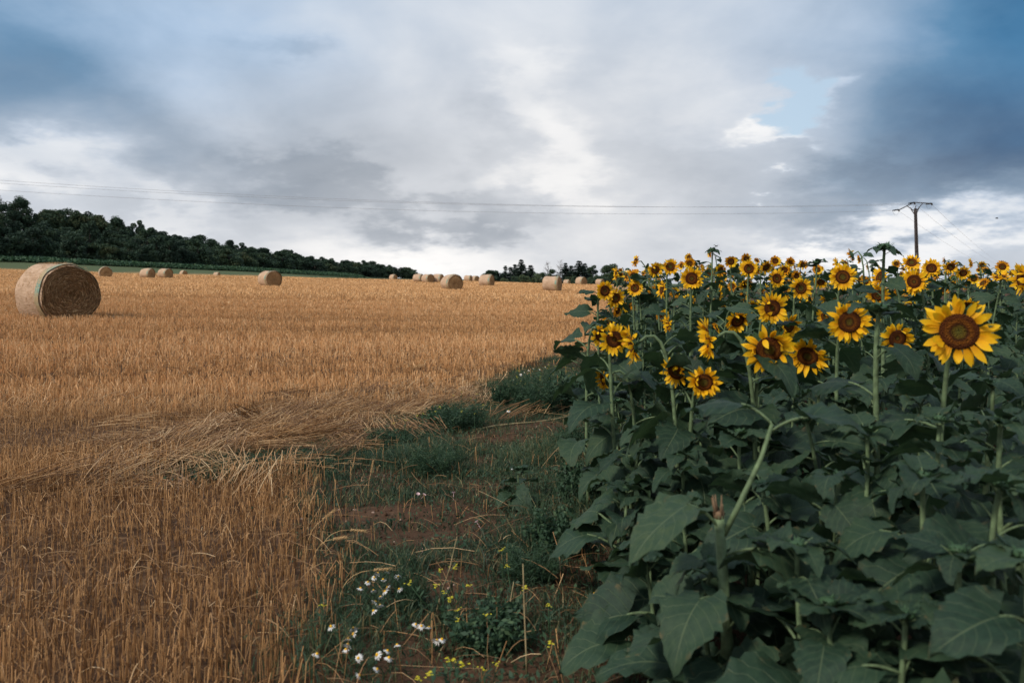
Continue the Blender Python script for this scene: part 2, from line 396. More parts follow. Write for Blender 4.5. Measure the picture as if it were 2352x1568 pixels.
def wood_side(x, y):
    """distance behind the wood's edge (positive inside), foot height and slope height there"""
    best = np.full(x.shape, 1e9); sd = np.zeros(x.shape); zb = np.zeros(x.shape); hh = np.zeros(x.shape)
    for i in range(len(WOOD) - 1):
        a, b = WOOD[i], WOOD[i + 1]; ab = b - a; L = ab @ ab
        t = np.clip(((x - a[0]) * ab[0] + (y - a[1]) * ab[1]) / L, 0, 1)
        dx_ = x - a[0] - ab[0] * t; dy_ = y - a[1] - ab[1] * t; d = np.hypot(dx_, dy_)
        side = np.sign(ab[0] * (y - a[1]) - ab[1] * (x - a[0])); k = d < best
        best = np.where(k, d, best); sd = np.where(k, d * side, sd)
        zb = np.where(k, WOODZ[i] + (WOODZ[i + 1] - WOODZ[i]) * t, zb); hh = np.where(k, WOODH[i] + (WOODH[i + 1] - WOODH[i]) * t, hh)
    return sd, zb, hh
def ground_z(x, y):
    x = np.atleast_1d(np.asarray(x, float)); y = np.atleast_1d(np.asarray(y, float)); sh = x.shape
    x = x.ravel(); y = y.ravel(); z = np.empty(x.shape)
    for s in range(0, len(x), 40000):
        xs, ys = x[s:s + 40000], y[s:s + 40000]
        r2 = (xs[:, None] - ctrl[None, :, 0]) ** 2 + (ys[:, None] - ctrl[None, :, 1]) ** 2
        z[s:s + 40000] = tps(r2) @ _w[:_n] + _w[_n] + _w[_n + 1] * xs + _w[_n + 2] * ys
    z = np.clip(z, -3.0, 6.0)
    r = np.hypot(x, y)
    z = z * (1 - sstep(-y, 10, 60)) * (1 - sstep(np.abs(x) - 0.75 * np.maximum(y, 0), 60, 200))
    z = z + (-24 - z) * sstep(r, 290, 700)
    sd, zb, hh = wood_side(x, y)
    m = sstep(sd, -55, -2)
    z = z + (zb + hh * sstep(sd, 4, 62) - z) * m
    z += 0.03 * (fnoise(x * 0.7, y * 0.7) - 0.5) * sstep(40 - r, 0, 20)
    return z.reshape(sh)
def gz(x, y): return float(ground_z(x, y)[0])
def in_poly(x, y, poly):
    ins = np.zeros(np.shape(x), bool); j = len(poly) - 1
    for i in range(len(poly)):
        xi, yi = poly[i]; xj, yj = poly[j]
        ins ^= ((yi > y) != (yj > y)) & (x < (xj - xi) * (y - yi) / (yj - yi + 1e-12) + xi); j = i
    return ins
VERGE = [at(*p) for p in ((250, 1106), (400, 1078), (500, 1035), (600, 1042), (720, 1022), (850, 985), (950, 955), (1050, 920), (1120, 890), (1170, 862), (1230, 838), (1340, 822), (1600, 822), (1600, 1568), (1600, 2400), (690, 2400), (690, 1568), (722, 1420), (748, 1300), (742, 1200), (722, 1100), (560, 1098), (420, 1112), (300, 1122))]
def in_verge(x, y):
    return in_poly(x + 0.34 * (fnoise(x * 2.3 + 11, y * 2.3) - 0.5) + 0.10 * (vnoise(x * 11, y * 11 + 4) - 0.5), y + 0.34 * (fnoise(x * 2.1, y * 2.1 + 31) - 0.5), VERGE)
def field_edge(y): return np.maximum(0.50 + 0.09 * y, 0.132 * y)
SOIL = [(at(1130, 1012), 0.62, 0.30), (at(890, 1236), 0.30, 0.20), (at(1010, 1345), 0.24, 0.20), (at(870, 1085), 0.28, 0.22), (at(1235, 978), 0.55, 0.22), (at(830, 1180), 0.28, 0.20), (at(1080, 1060), 0.25, 0.3)]
def soil_amount(x, y):
    s = np.zeros(np.shape(x))
    for (cx_, cy_), rx, ry in SOIL:
        s = np.maximum(s, 1 - sstep(np.hypot((x - cx_) / rx, (y - cy_) / ry) + 0.5 * (fnoise(x * 5, y * 5) - 0.5), 0.6, 1.15))
    return s
ROWA = R(9.0)                                                   # direction of the drill rows
def row_uv(x, y): return x * math.cos(ROWA) + y * math.sin(ROWA), -x * math.sin(ROWA) + y * math.cos(ROWA)

def axis(parts):
    out = []
    for a, b, s in parts: out += list(np.arange(a, b, s))
    return np.array(out + [parts[-1][1]])
xs = axis([(-2500, -400, 150), (-400, -60, 10), (-60, -12, 2.0), (-12, 8, 0.16), (8, 60, 2.0), (60, 400, 14), (400, 2500, 150)])
ys = axis([(-400, -20, 40), (-20, 0, 2), (0, 18, 0.16), (18, 60, 1.0), (60, 320, 5), (320, 760, 20), (760, 4000, 180)])
gx, gy = np.meshgrid(xs, ys); nx, ny = len(xs), len(ys)
gzv = ground_z(gx, gy)
fx_, fy_ = gx.ravel(), gy.ravel()
inv_ = in_verge(fx_, fy_); insun = (fx_ > field_edge(fy_)) & (fy_ < 75) & (fy_ > -20)
sdw = wood_side(fx_, fy_)[0]
green_m = sstep(sdw, -43, -40) * (sdw < 200)
far_r = np.hypot(fx_, fy_); green_m = np.maximum(green_m, sstep(far_r, 300, 360))
micro = np.where(np.hypot(fx_, fy_) < 20, 0.05 * (fnoise(fx_ * 3.1, fy_ * 3.1) - 0.5), 0).reshape(gzv.shape)
idx = np.arange(nx * ny).reshape(ny, nx)
quads = np.stack([idx[:-1, :-1], idx[:-1, 1:], idx[1:, 1:], idx[1:, :-1]], -1).reshape(-1, 4)
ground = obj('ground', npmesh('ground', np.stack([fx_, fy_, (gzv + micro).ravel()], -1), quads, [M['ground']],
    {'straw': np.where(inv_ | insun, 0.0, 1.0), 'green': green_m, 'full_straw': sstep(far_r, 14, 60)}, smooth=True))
tag(ground, kind='structure')

# ---------------------------------------------------------------- stubble
def stalks(x, y, h, w, lean_a, lean, rnd, sides):
    """one short straw per point"""
    n = len(x); z = ground_z(x, y) - 0.02
    tx = x + np.cos(lean_a) * lean * h; ty = y + np.sin(lean_a) * lean * h; tz = z + h
    ph = rng.random(n) * math.pi
    if sides == 3:
        V = np.empty((n, 6, 3))
        for k in range(3):
            a = ph + 2 * math.pi * k / 3
            V[:, k] = np.stack([x + np.cos(a) * w / 2, y + np.sin(a) * w / 2, z], -1)
            V[:, k + 3] = np.stack([tx + np.cos(a) * w / 2, ty + np.sin(a) * w / 2, tz], -1)
        q = np.array([(0, 1, 4, 3), (1, 2, 5, 4), (2, 0, 3, 5)])
    else:
        m_ = sides
        V = np.empty((n, 4 * m_, 3)); q = []
        for k in range(m_):
            a = ph + math.pi * k / m_
            ca, sa = np.cos(a) * w / 2, np.sin(a) * w / 2
            V[:, 4 * k] = np.stack([x - ca, y - sa, z], -1); V[:, 4 * k + 1] = np.stack([x + ca, y + sa, z], -1)
            V[:, 4 * k + 2] = np.stack([tx + ca, ty + sa, tz], -1); V[:, 4 * k + 3] = np.stack([tx - ca, ty - sa, tz], -1)
            q.append((4 * k, 4 * k + 1, 4 * k + 2, 4 * k + 3))
        q = np.array(q)
    nv = V.shape[1]
    Fq = (np.arange(n)[:, None, None] * nv + q[None]).reshape(-1, 4)
    return V.reshape(-1, 3), Fq, np.repeat(rnd, nv)
def scatter(y0, y1, dens, wl=-0.74, wr=0.16, rowgap=None):
    n = int(dens * (wr - wl) * (y1 ** 2 - y0 ** 2) / 2)
    y = np.sqrt(rng.uniform(y0 ** 2, y1 ** 2, n)); x = rng.uniform(wl, wr, n) * y
    if rowgap:
        u, v = row_uv(x, y)
        v = np.round(v / rowgap) * rowgap + rng.normal(0, rowgap * 0.14, n)
        x = u * math.cos(ROWA) - v * math.sin(ROWA); y = u * math.sin(ROWA) + v * math.cos(ROWA)
    return x, y
LODGE = [at(*p) for p in ((330, 1100), (470, 1045), (620, 1000), (800, 965), (960, 935), (1090, 905))]
def lodge_amount(x, y):
    d = np.full(np.shape(x), 9.0)
    for i in range(len(LODGE) - 1):
        a = np.array(LODGE[i]); b = np.array(LODGE[i + 1]); ab = b - a
        t = np.clip(((x - a[0]) * ab[0] + (y - a[1]) * ab[1]) / (ab @ ab), 0, 1)
        d = np.minimum(d, np.hypot(x - a[0] - ab[0] * t, y - a[1] - ab[1] * t))
    return 1 - sstep(d + 0.8 * (fnoise(x * 1.7, y * 1.7) - 0.5), 0.35, 0.95)
parts = []
for y0, y1, dens, wid, sides, gap, fade in ((1.6, 11.0, 1150, 0.0040, 3, 0.125, (0, 1, 8, 11)), (7.5, 44.0, 330, 0.0080, 2, 0.125, (8, 11, 24, 44)), (24.0, 110.0, 62, 0.026, 1, 0.25, (24, 44, 70, 110)), (70.0, 290.0, 7, 0.11, 1, 0.5, (70, 110, 500, 600))):
    x, y = scatter(y0, y1, dens, -0.76, 0.2, gap)
    ok = (~in_verge(x + rng.normal(0, 0.10, len(x)), y + rng.normal(0, 0.08, len(x))) | (rng.random(len(x)) < 0.02)) & (x < field_edge(y) - 0.1)
    ok &= wood_side(x, y)[0] < -42
    ok &= rng.random(len(x)) < sstep(y, fade[0], fade[1]) * (1 - sstep(y, fade[2], fade[3]))
    x, y, ok = x[ok], y[ok], ok[ok]
    u, v = row_uv(x, y)
    band = np.clip((fnoise(u * 0.06, v * 0.9) - 0.48) * 1.7 + 0.48, 0, 1); patch = fnoise(x * 0.5 + 40, y * 0.5)
    track = np.abs(((v + 0.6) % 6.4) - 3.2); wheel = (np.abs(track - 0.95) < 0.22) & (y < 60) & (y > 7.5)
    ok &= rng.random(len(x)) < np.clip(0.45 + 1.1 * band, 0.3, 1) * np.where(wheel, 0.45, 1)
    lod = lodge_amount(x, y) if y0 < 12 else np.zeros(len(x))
    ok &= rng.random(len(x)) > lod * 0.45
    x, y, band, patch, wheel = x[ok], y[ok], band[ok], patch[ok], wheel[ok]
    n = len(x)
    h = (0.105 + 0.11 * band + 0.05 * (patch - 0.5)) * rng.uniform(0.65, 1.15, n) * np.where(wheel, 0.55, 1)
    lean = np.abs(rng.normal(0, 0.17, n)) + np.where(rng.random(n) < 0.16, rng.uniform(0.3, 1.3, n), 0) + np.where(wheel, 0.6, 0)
    la = np.where(wheel, ROWA + rng.normal(0, 0.5, n), rng.uniform(0, 6.283, n))
    rnd = np.clip(rng.beta(1.6, 1.6, n) * 0.85 + 0.40 * (band - 0.45) + np.interp(y, [3, 7, 14, 30, 60], [-0.12, 0.02, 0.15, 0.13, 0.06]), 0, 1)  # lens vignetting put into the straw colour: darker near the camera, brighter mid-field
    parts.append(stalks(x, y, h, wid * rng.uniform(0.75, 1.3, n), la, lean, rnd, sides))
off = 0; Vs, Fs_, As = [], [], []
for V, Fq, a in parts:
    Vs.append(V); Fs_.append(Fq + off); As.append(a); off += len(V)
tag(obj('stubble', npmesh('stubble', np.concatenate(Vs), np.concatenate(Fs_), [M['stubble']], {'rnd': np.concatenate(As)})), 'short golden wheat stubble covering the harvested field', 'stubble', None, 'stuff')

def strands(x, y, z, ang, L, rise, bend, w, rnd, nseg=3):
    """lying straws: thin three-sided arcs"""
    n = len(x); V = np.empty((n, (nseg + 1) * 3, 3))
    for i in range(nseg + 1):
        t = i / nseg
        a = ang + bend * (t - 0.5)
        px_ = x + np.cos(a) * L * (t - 0.5); py_ = y + np.sin(a) * L * (t - 0.5); pz_ = z + rise[0] * t + rise[1] * 4 * t * (1 - t)
        for k in range(3):
            b = 2 * math.pi * k / 3 + 0.5
            V[:, i * 3 + k] = np.stack([px_ - np.sin(a) * np.cos(b) * w, py_ + np.cos(a) * np.cos(b) * w, pz_ + np.sin(b) * w], -1)
    q = [(i * 3 + k, i * 3 + (k + 1) % 3, (i + 1) * 3 + (k + 1) % 3, (i + 1) * 3 + k) for i in range(nseg) for k in range(3)]
    Fq = (np.arange(n)[:, None, None] * V.shape[1] + np.array(q)[None]).reshape(-1, 4)
    return V.reshape(-1, 3), Fq, np.repeat(rnd, V.shape[1])
def join(ps):
    o = 0; a, b, c = [], [], []
    for V, Fq, r_ in ps:
        a.append(V); b.append(Fq + o); c.append(r_); o += len(V)
    return np.concatenate(a), np.concatenate(b), np.concatenate(c)
# straw flattened in a swath along the verge: stiff fans of straw lying across one another
nb = 400; per = 28
LP = np.array(LODGE)
ti = rng.integers(0, len(LODGE) - 1, nb); tt = rng.random(nb)
base = LP[ti] * (1 - tt[:, None]) + LP[ti + 1] * tt[:, None]
bx = base[:, 0] + rng.normal(0, 0.5, nb); by = base[:, 1] + rng.normal(0.2, 0.65, nb) + np.where(rng.random(nb) < 0.25, rng.uniform(-0.6, 1.6, nb), 0)
bdir = R(40) + rng.normal(0, 1.0, nb); bh = rng.uniform(0.0, 0.045, nb)
x = np.repeat(bx, per) + rng.normal(0, 0.11, nb * per); y = np.repeat(by, per) + rng.normal(0, 0.11, nb * per); n = len(x)
flow = np.repeat(bdir, per) + rng.normal(0, 0.20, n)
ps = [strands(x, y, ground_z(x, y) + np.repeat(bh, per) + rng.uniform(0.005, 0.05, n), flow, rng.uniform(0.16, 0.52, n), (np.repeat(rng.normal(0, 0.07, nb), per) + rng.normal(0, 0.03, n), rng.uniform(0.0, 0.02, n)), rng.normal(0, 0.03, n), rng.uniform(0.0018, 0.0034, n), np.clip(rng.normal(0.38, 0.27, n) + np.repeat(rng.normal(0, 0.22, nb), per), 0, 1))]
V, Fq, rr = join(ps)
tag(obj('flattened_straw', npmesh('flattened_straw', V, Fq, [M['straw']], {'rnd': rr})), 'swath of long flattened straw along the green verge', 'straw', None, 'stuff')
# chaff and loose straw over the stubble
ps = []
for y0, y1, dens, w in ((2.2, 9, 120, 0.0018), (9, 30, 26, 0.004)):
    x, y = scatter(y0, y1, dens); ok = (x < field_edge(y) - 0.1) & (~in_verge(x, y) | (rng.random(len(x)) < 0.10)); x, y = x[ok], y[ok]; n = len(x)
    ps.append(strands(x, y, ground_z(x, y) + rng.uniform(0.01, 0.11, n), rng.uniform(0, 6.28, n), rng.uniform(0.03, 0.18, n) * (1 if y0 < 5 else 1.5), (rng.normal(0, 0.05, n), rng.uniform(0, 0.03, n)), rng.normal(0, 0.06, n), np.full(n, w), np.clip(rng.normal(0.42, 0.25, n), 0, 1)))
V, Fq, rr = join(ps)
tag(obj('loose_straw', npmesh('loose_straw', V, Fq, [M['straw']], {'rnd': rr})), 'scattered loose straw lying over the cut stubble', 'straw', None, 'stuff')

# ---------------------------------------------------------------- straw bales
def bale_mats():
    m, t, out = material('bale side under net')
    co = obj_co(t)
    n = t.noise(t.vmath('MULTIPLY', co, (6.0, 30.0, 30.0)), 1.0, 5, 0.65)
    n2 = t.noise(co, 3.0, 4)
    c = t.ramp(t.math('MULTIPLY_ADD', n2, 0.35, t.math('MULTIPLY', n, 0.7)), [(0.3, (0.27, 0.165, 0.095)), (0.55, (0.47, 0.315, 0.205)), (0.8, (0.63, 0.46, 0.33))])
    principled(t, out, c, 0.75, 0.2, bump=n, bump_strength=0.6, bump_dist=0.03)
    e, t, out = material('bale end straw')
    co = obj_co(t); s = t.new('ShaderNodeSeparateXYZ'); t.l.new(co, s.inputs[0])
    rad = t.math('SQRT', t.math('ADD', t.math('MULTIPLY', s.outputs[1], s.outputs[1]), t.math('MULTIPLY', t.math('SUBTRACT', s.outputs[2], 0.58), t.math('SUBTRACT', s.outputs[2], 0.58))))
    an = t.math('ARCTAN2', s.outputs[1], t.math('SUBTRACT', s.outputs[2], 0.58))
    cv = t.new('ShaderNodeCombineXYZ'); t.l.new(t.math('MULTIPLY', rad, 34.0), cv.inputs[0]); t.l.new(t.math('MULTIPLY', an, 2.2), cv.inputs[1])
    n = t.noise(cv.outputs[0], 1.0, 5, 0.65, 0.6); n2 = t.noise(co, 2.6, 4)
    c = t.ramp(t.math('MULTIPLY_ADD', n2, 0.35, t.math('MULTIPLY', n, 0.7)), [(0.3, (0.10, 0.052, 0.022)), (0.52, (0.26, 0.15, 0.066)), (0.8, (0.50, 0.32, 0.16))])
    principled(t, out, c, 0.8, 0.2, bump=n, bump_strength=0.9, bump_dist=0.05)
    g, t, out = material('green net band')
    co = obj_co(t)
    n = t.noise(t.vmath('MULTIPLY', co, (20.0, 45.0, 45.0)), 1.0, 3)
    c = t.mix(t.maprange(t.noise(co, 2.2, 3), 0.40, 0.60), t.mix(t.maprange(n, 0.45, 0.62), (0.15, 0.27, 0.21, 1), (0.36, 0.31, 0.20, 1)), (0.36, 0.26, 0.14, 1))
    principled(t, out, c, 0.6, 0.3, bump=n, bump_strength=0.4, bump_dist=0.01)
    return m, e, g
M['bale_side'], M['bale_end'], M['bale_net'] = bale_mats()
def bale_profile(a, r, seed, x):
    """cross-section of a settled roll: wide, flat underneath"""
    w = r * (1 + 0.026 * math.sin(3 * a + seed) + 0.014 * math.sin(7 * a + 2 * seed + x * 3) + 0.012 * math.sin(4 * x + seed))
    yy = w * math.sin(a) * 1.07; zz = w * math.cos(a) * 0.97
    if zz < -0.84 * r: zz = -0.84 * r + (zz + 0.84 * r) * 0.12
    return yy, zz + 0.58
def bale_meshes(seed, near):
    NA = 72 if near else 40; L = 1.22; r = 0.655
    def ring(x, rr): return [(x, *bale_profile(2 * math.pi * k / NA, rr, seed, x)) for k in range(NA)]
    def sleeve(xs_, rs_):
        V = []; Fq = []
        for x_, r_ in zip(xs_, rs_): V += ring(x_, r_)
        for i in range(len(xs_) - 1):
            for k in range(NA): Fq.append((i * NA + k, i * NA + (k + 1) % NA, (i + 1) * NA + (k + 1) % NA, (i + 1) * NA + k))
        return V, Fq
    b = MB(); xs_ = np.linspace(-L / 2, L / 2, 9); b.add(*sleeve(xs_, [r - 0.05] + [r + 0.006 * math.sin(5 * q + seed) for q in xs_[1:-1]] + [r - 0.05]))
    side = b.mesh('straw_roll', [M['bale_side']])
    bands = []
    for sgn in (-1, 1):
        b = MB(); b.add(*sleeve([sgn * (L / 2 - 0.20), sgn * (L / 2 - 0.12), sgn * (L / 2 - 0.05)], [r + 0.010, r + 0.012, r - 0.006])); bands.append(b.mesh('net_band', [M['bale_net']]))
    ends = []
    rg = np.random.default_rng(seed)
    for sgn in (-1, 1):
        b = MB(); NR = 14 if near else 6
        V = [(sgn * (L / 2 - 0.05), 0, 0.58)]; Fq = []
        for i in range(1, NR + 1):
            f = i / NR
            for k in range(NA):
                a = 2 * math.pi * k / NA; yy, zz = bale_profile(a, (r - 0.045) * f, seed, 1)
                dep = 0.045 * (1 - f ** 6) * (0.6 + 0.4 * math.sin(f * 40 + a + seed)) - 0.03 * math.exp(-(f / 0.14) ** 2) + rg.normal(0, 0.006)
                V.append((sgn * (L / 2 - 0.05 + dep), yy, zz))
        for k in range(NA): Fq.append((0, 1 + k, 1 + (k + 1) % NA))
        for i in range(NR - 1):
            for k in range(NA): Fq.append((1 + i * NA + k, 1 + (i + 1) * NA + k, 1 + (i + 1) * NA + (k + 1) % NA, 1 + i * NA + (k + 1) % NA))
        b.add(V, Fq); ends.append(b.mesh('end_face', [M['bale_end']]))
    fluff = []
    if near:
        for sgn in (-1, 1):
            b = MB()
            for q in range(2200):
                f = math.sqrt(rg.uniform(0.01, 0.98)); a = rg.uniform(0, 6.283); Ls = rg.uniform(0.05, 0.16) * (0.5 + f); da = Ls / (r * f + 0.05)
                pts = []
                for t_ in (0, 0.5, 1):
                    yy, zz = bale_profile(a + da * (t_ - 0.5), (r - 0.05) * min(1.02, f + rg.normal(0, 0.02)), seed, 1)
                    pts.append((sgn * (L / 2 - 0.02 + rg.uniform(0, 0.035) + 0.02 * (1 - f)), yy, max(zz, 0.02)))
                b.tube(pts, rg.uniform(0.002, 0.005), 3, 0, float(np.clip(rg.normal(0.30, 0.32), 0, 1)), cap=False)
            fluff.append(b.mesh('straw_ends', [M['straw']]))
        b = MB()
        for q in range(900):
            a = rg.uniform(0, 6.283); x_ = rg.uniform(-0.58, 0.58); da = rg.uniform(0.03, 0.14); pts = []
            for t_ in (0, 1):
                yy, zz = bale_profile(a + da * t_, r + rg.uniform(0.004, 0.02), seed, 1); pts.append((x_ + rg.normal(0, 0.02), yy, max(zz, 0.02)))
            b.tube(pts, 0.002, 3, 0, float(rg.uniform(0.4, 1)), cap=False)
        fluff.append(b.mesh('straw_ends', [M['straw']]))
    return side, bands, ends, fluff
BALE_LABELS = {
    0: 'large round straw bale with a faded green net band, standing alone on the stubble', 1: 'round straw bale showing its full end face, alone before the dark wood',
    2: 'round straw bale turned sideways, one of two side by side before the wood', 3: 'smaller-looking round straw bale beside its twin before the wood',
    4: 'tiny distant straw bale against the green crop strip under the wood', 5: 'low distant straw bale half sunk behind the rise by the crop strip',
    6: 'round straw bale alone in mid-field before the falling end of the wooded hill', 7: 'small straw bale standing where the wooded hill ends',
    8: 'outer straw bale at the hill end of a row of three', 9: 'middle straw bale in a row of three', 10: 'straw bale in the row of three partly hidden by a bigger bale',
    11: 'straw bale with its end face showing, in front of a row of three bales', 12: 'far straw bale seen side-on, touching another on the skyline',
    13: 'far straw bale with its face in shade beside a side-on bale on the skyline', 14: 'pale straw bale seen side-on before the low umbrella-shaped tree',
    15: 'tall pale straw bale seen side-on before the dark conifers', 16: 'straw bale standing before the broad dark conifer at the field edge',
    17: 'sliver of a pale straw bale sunk behind the crest by the conifers', 18: 'pale straw bale peeping out beside the sunflower field edge'}
near_b = bale_meshes(3, True); far_b = [bale_meshes(k, False) for k in (5, 8, 13)]
for i, (px, py, D, rel, sz) in enumerate(BALES):
    X, Y = at(px, 0, D)
    toward = math.atan2(-Y, -X); ang = toward + R(rel)            # end face turned away from the line of sight
    side, bands, ends, fluff = near_b if i == 0 else far_b[i % 3]
    z = zof(py, D) if i not in (5, 17, 18) else gz(X, Y)
    z = min(z, gz(X, Y) + 0.01)
    t_ = thing('straw_bale', BALE_LABELS[i], 'bale', (X, Y, z - (0.04 if i else 0.06)), ang, 'round bales on the stubble field', (sz, sz * (1.07 if i == 0 else 1.0), sz * (1.16 if i == 0 else 1.04)))
    obj('straw_roll', side, t_)
    obj('net_band', bands[1], t_)
    es = [obj('end_face', e, t_) for e in ends]
    for k, fl in enumerate(fluff): tag(obj('straw_ends', fl, es[min(k, 1)] if k < 2 else t_), kind='stuff')

# ---------------------------------------------------------------- power pole and wires
PD = 76.0; PX = at(2105, 0, PD)[0]; PZ = gz(PX, PD)
pole = thing('power_pole', 'dark lattice steel power pole with a bent crossarm, rising behind the sunflowers', 'power pole', (PX, PD, PZ), 0)
top = EYE + (HY - 465) / F * PD - PZ
neck = top - 0.62
lean = lambda z: -0.028 * (z - 4.0)
b = MB()
def flange(sgn):
    zs = np.linspace(-0.2, neck + 0.05, 12)
    for i in range(len(zs) - 1):
        z0, z1 = zs[i], zs[i + 1]; w0 = 0.12 - 0.0075 * z0; w1 = 0.12 - 0.0075 * z1
        x0, x1 = lean(z0) + sgn * w0, lean(z1) + sgn * w1
        V = []
        for (xx, zz) in ((x0, z0), (x1, z1)):
            V += [(xx - 0.042, -0.10, zz), (xx + 0.042, -0.10, zz), (xx + 0.042, 0.10, zz), (xx - 0.042, 0.10, zz)]
        b.add(V, [(0, 1, 5, 4), (1, 2, 6, 5), (2, 3, 7, 6), (3, 0, 4, 7)])
flange(-1); flange(1)
obj('mast', b.mesh('mast', [M['steel']], False), pole)
zs = np.arange(0.3, neck, 0.42)
for i, z in enumerate(zs):
    b = MB(); w = 0.11 - 0.0075 * z; s_ = 1 if i % 2 else -1
    b.tube([(lean(z) - s_ * w, 0, z), (lean(z + 0.36) + s_ * w, 0, z + 0.36)], 0.04, 4); obj('lattice_bar', b.mesh('lattice_bar', [M['steel']], False), pole)
pk = lambda zx, zy: ((zx - 704) / 8.53 / (F / PD) + lean(top), top - (zy - 205) / 8.53 / (F / PD))
b = MB(); x, z = pk(704, 400); b.tube([(x, 0, z - 0.25), (x, 0, z + 0.1), (x, 0, z + 0.2)], [0.09, 0.15, 0.09], 6); obj('neck_plate', b.mesh('neck_plate', [M['steel']], False), pole)
P3 = lambda zx, zy, y=0.0: (pk(zx, zy)[0], y, pk(zx, zy)[1])
b = MB(); b.tube([P3(385, 352), P3(680, 205), P3(1030, 226)], 0.05, 6); arm = obj('crossarm', b.mesh('crossarm', [M['steel']], False), pole)
for a_, c_ in (((690, 375), (548, 278)), ((680, 430), (615, 325)), ((720, 375), (850, 218)), ((728, 430), (785, 290))):
    b = MB(); b.tube([P3(*a_), P3(*c_)], 0.04, 5); obj('brace', b.mesh('brace', [M['steel']], False), pole)
INS = [(370, 347), (680, 207), (1020, 224)]
ends_l, ends_r = [], []
far_v = Vector((168, 250, 0)).normalized(); near_v = Vector((-113, -24, 0)).normalized()
for (zx, zy) in INS:
    c_ = Vector(P3(zx, zy))
    for dv, lst in ((near_v, ends_l), (far_v, ends_r)):
        b = MB(); pts = [c_ + dv * (0.08 * k) + Vector((0, 0, -0.012 * k)) for k in range(9)]
        b.tube(pts, [0.03, 0.09, 0.04, 0.09, 0.04, 0.09, 0.04, 0.07, 0.02], 6); obj('insulator', b.mesh('insulator', [M['glass_ins']]), pole)
        lst.append(pts[-1])
    b = MB(); p0, p1 = ends_l[-1], ends_r[-1]
    b.tube([p0.lerp(p1, k / 8) + Vector((0, 0, -0.42 * math.sin(math.pi * k / 8))) for k in range(9)], 0.011, 4); obj('jumper_wire', b.mesh('jumper_wire', [M['wire']]), pole)
root = Vector((PX, PD, PZ))
WN = ['lower', 'peak', 'outer']
def wire(p0, p1, sag, rad, label, group):
    b = MB(); N = 40
    pts = [p0.lerp(p1, k / N) - Vector((0, 0, 4 * sag * (k / N) * (1 - k / N))) for k in range(N + 1)]
    b.tube(pts, rad, 5); tag(obj('power_line', b.mesh('power_line', [M['wire']])), label, 'wire', group)
for k, e in enumerate(ends_l):
    p0 = root + e
    dz0 = (-0.35, 0.12, 0.50)[k]
    p1 = Vector((-74 + (0.0, -0.3, -0.3)[k], 51.5 + (-0.5, 0.3, 1.2)[k], PZ + top + 2.3 + dz0))
    wire(p0, p1, 2.0, 0.010, ('lowest of three wires running from the pole above the wooded hill', 'middle of three wires running from the pole above the wooded hill', 'highest of three wires running from the pole above the wooded hill')[k], 'wires above the field')
for k, e in enumerate(ends_r):
    p0 = root + e
    p1 = p0 + Vector((168, 250, -2.0))
    wire(p0, p1, 2.5, 0.010, 'thin power wire dropping from the %s end of the crossarm behind the sunflowers' % WN[k], 'wires behind the sunflowers')

# ---------------------------------------------------------------- trees
def leaf_quads(cen, size, rg, flat=0.0):
    n = len(cen); a = rg.normal(size=(n, 3)); a /= np.linalg.norm(a, axis=1)[:, None]
    if flat: a[:, 2] *= (1 - flat); a /= np.linalg.norm(a, axis=1)[:, None]
    c = np.cross(a, rg.normal(size=(n, 3))); c /= np.linalg.norm(c, axis=1)[:, None]
    s = (size * rg.uniform(0.6, 1.3, n))[:, None]
    V = np.stack([cen - a * s * 0.55, cen + c * s * 0.3, cen + a * s * 0.55, cen - c * s * 0.3], 1).reshape(-1, 3)
    return V, np.arange(4 * n).reshape(-1, 4)
def broad_crown(seed, Rr, Hh, z0, nl, nq, size, gaps=0.0):
    rg = np.random.default_rng(seed); C = []; rn = []
    for k in range(nl):
        u = rg.uniform(0, 1); a = rg.uniform(0, 6.283); prof = math.sin(math.pi * (0.12 + 0.80 * u)) ** 0.8
        rr = Rr * prof * rg.uniform(0.35, 0.78)
        c = np.array([rr * math.cos(a), rr * math.sin(a), z0 + Hh * u])
        lr = Rr * rg.uniform(0.30, 0.52) * (1 - 0.3 * u)
        m = int(nq / nl); d = rg.normal(size=(m, 3)); d /= np.linalg.norm(d, axis=1)[:, None]
        shell = lr * (0.62 + 0.46 * rg.random(m) ** 0.6) * (1 + 0.35 * np.sin(3 * d[:, 0] * 2 + k) * d[:, 1])
        C.append(c + d * shell[:, None] * np.array([1, 1, 0.85])); rn.append(np.clip(rg.normal(0.5, 0.14, m) + rg.normal(0, 0.10), 0, 1))
    C = np.concatenate(C); rn = np.concatenate(rn)
    V, Fq = leaf_quads(C, size, rg)
    return npmesh('crown', V, Fq, [M['wood_leaf']], {'rnd': np.repeat(rn, 4)})
def trunk_mesh(seed, Hh, r, nb, reach, z0):
    rg = np.random.default_rng(seed); b = MB()
    b.tube([(0, 0, -0.6), (0.1, 0, Hh * 0.35), (rg.normal(0, 0.2), rg.normal(0, 0.2), Hh * 0.85)], [r, r * 0.75, r * 0.2], 7)
    for k in range(nb):
        zz = z0 + (Hh - z0) * rg.uniform(0.0, 0.75); a = rg.uniform(0, 6.283); L = reach * rg.uniform(0.5, 1)
        b.tube([(0.05, 0, zz), (L * 0.5 * math.cos(a), L * 0.5 * math.sin(a), zz + L * 0.35), (L * math.cos(a), L * math.sin(a), zz + L * 0.6)], [r * 0.4, r * 0.25, r * 0.08], 5)
    return b.mesh('trunk', [M['bark']])
BROAD = []
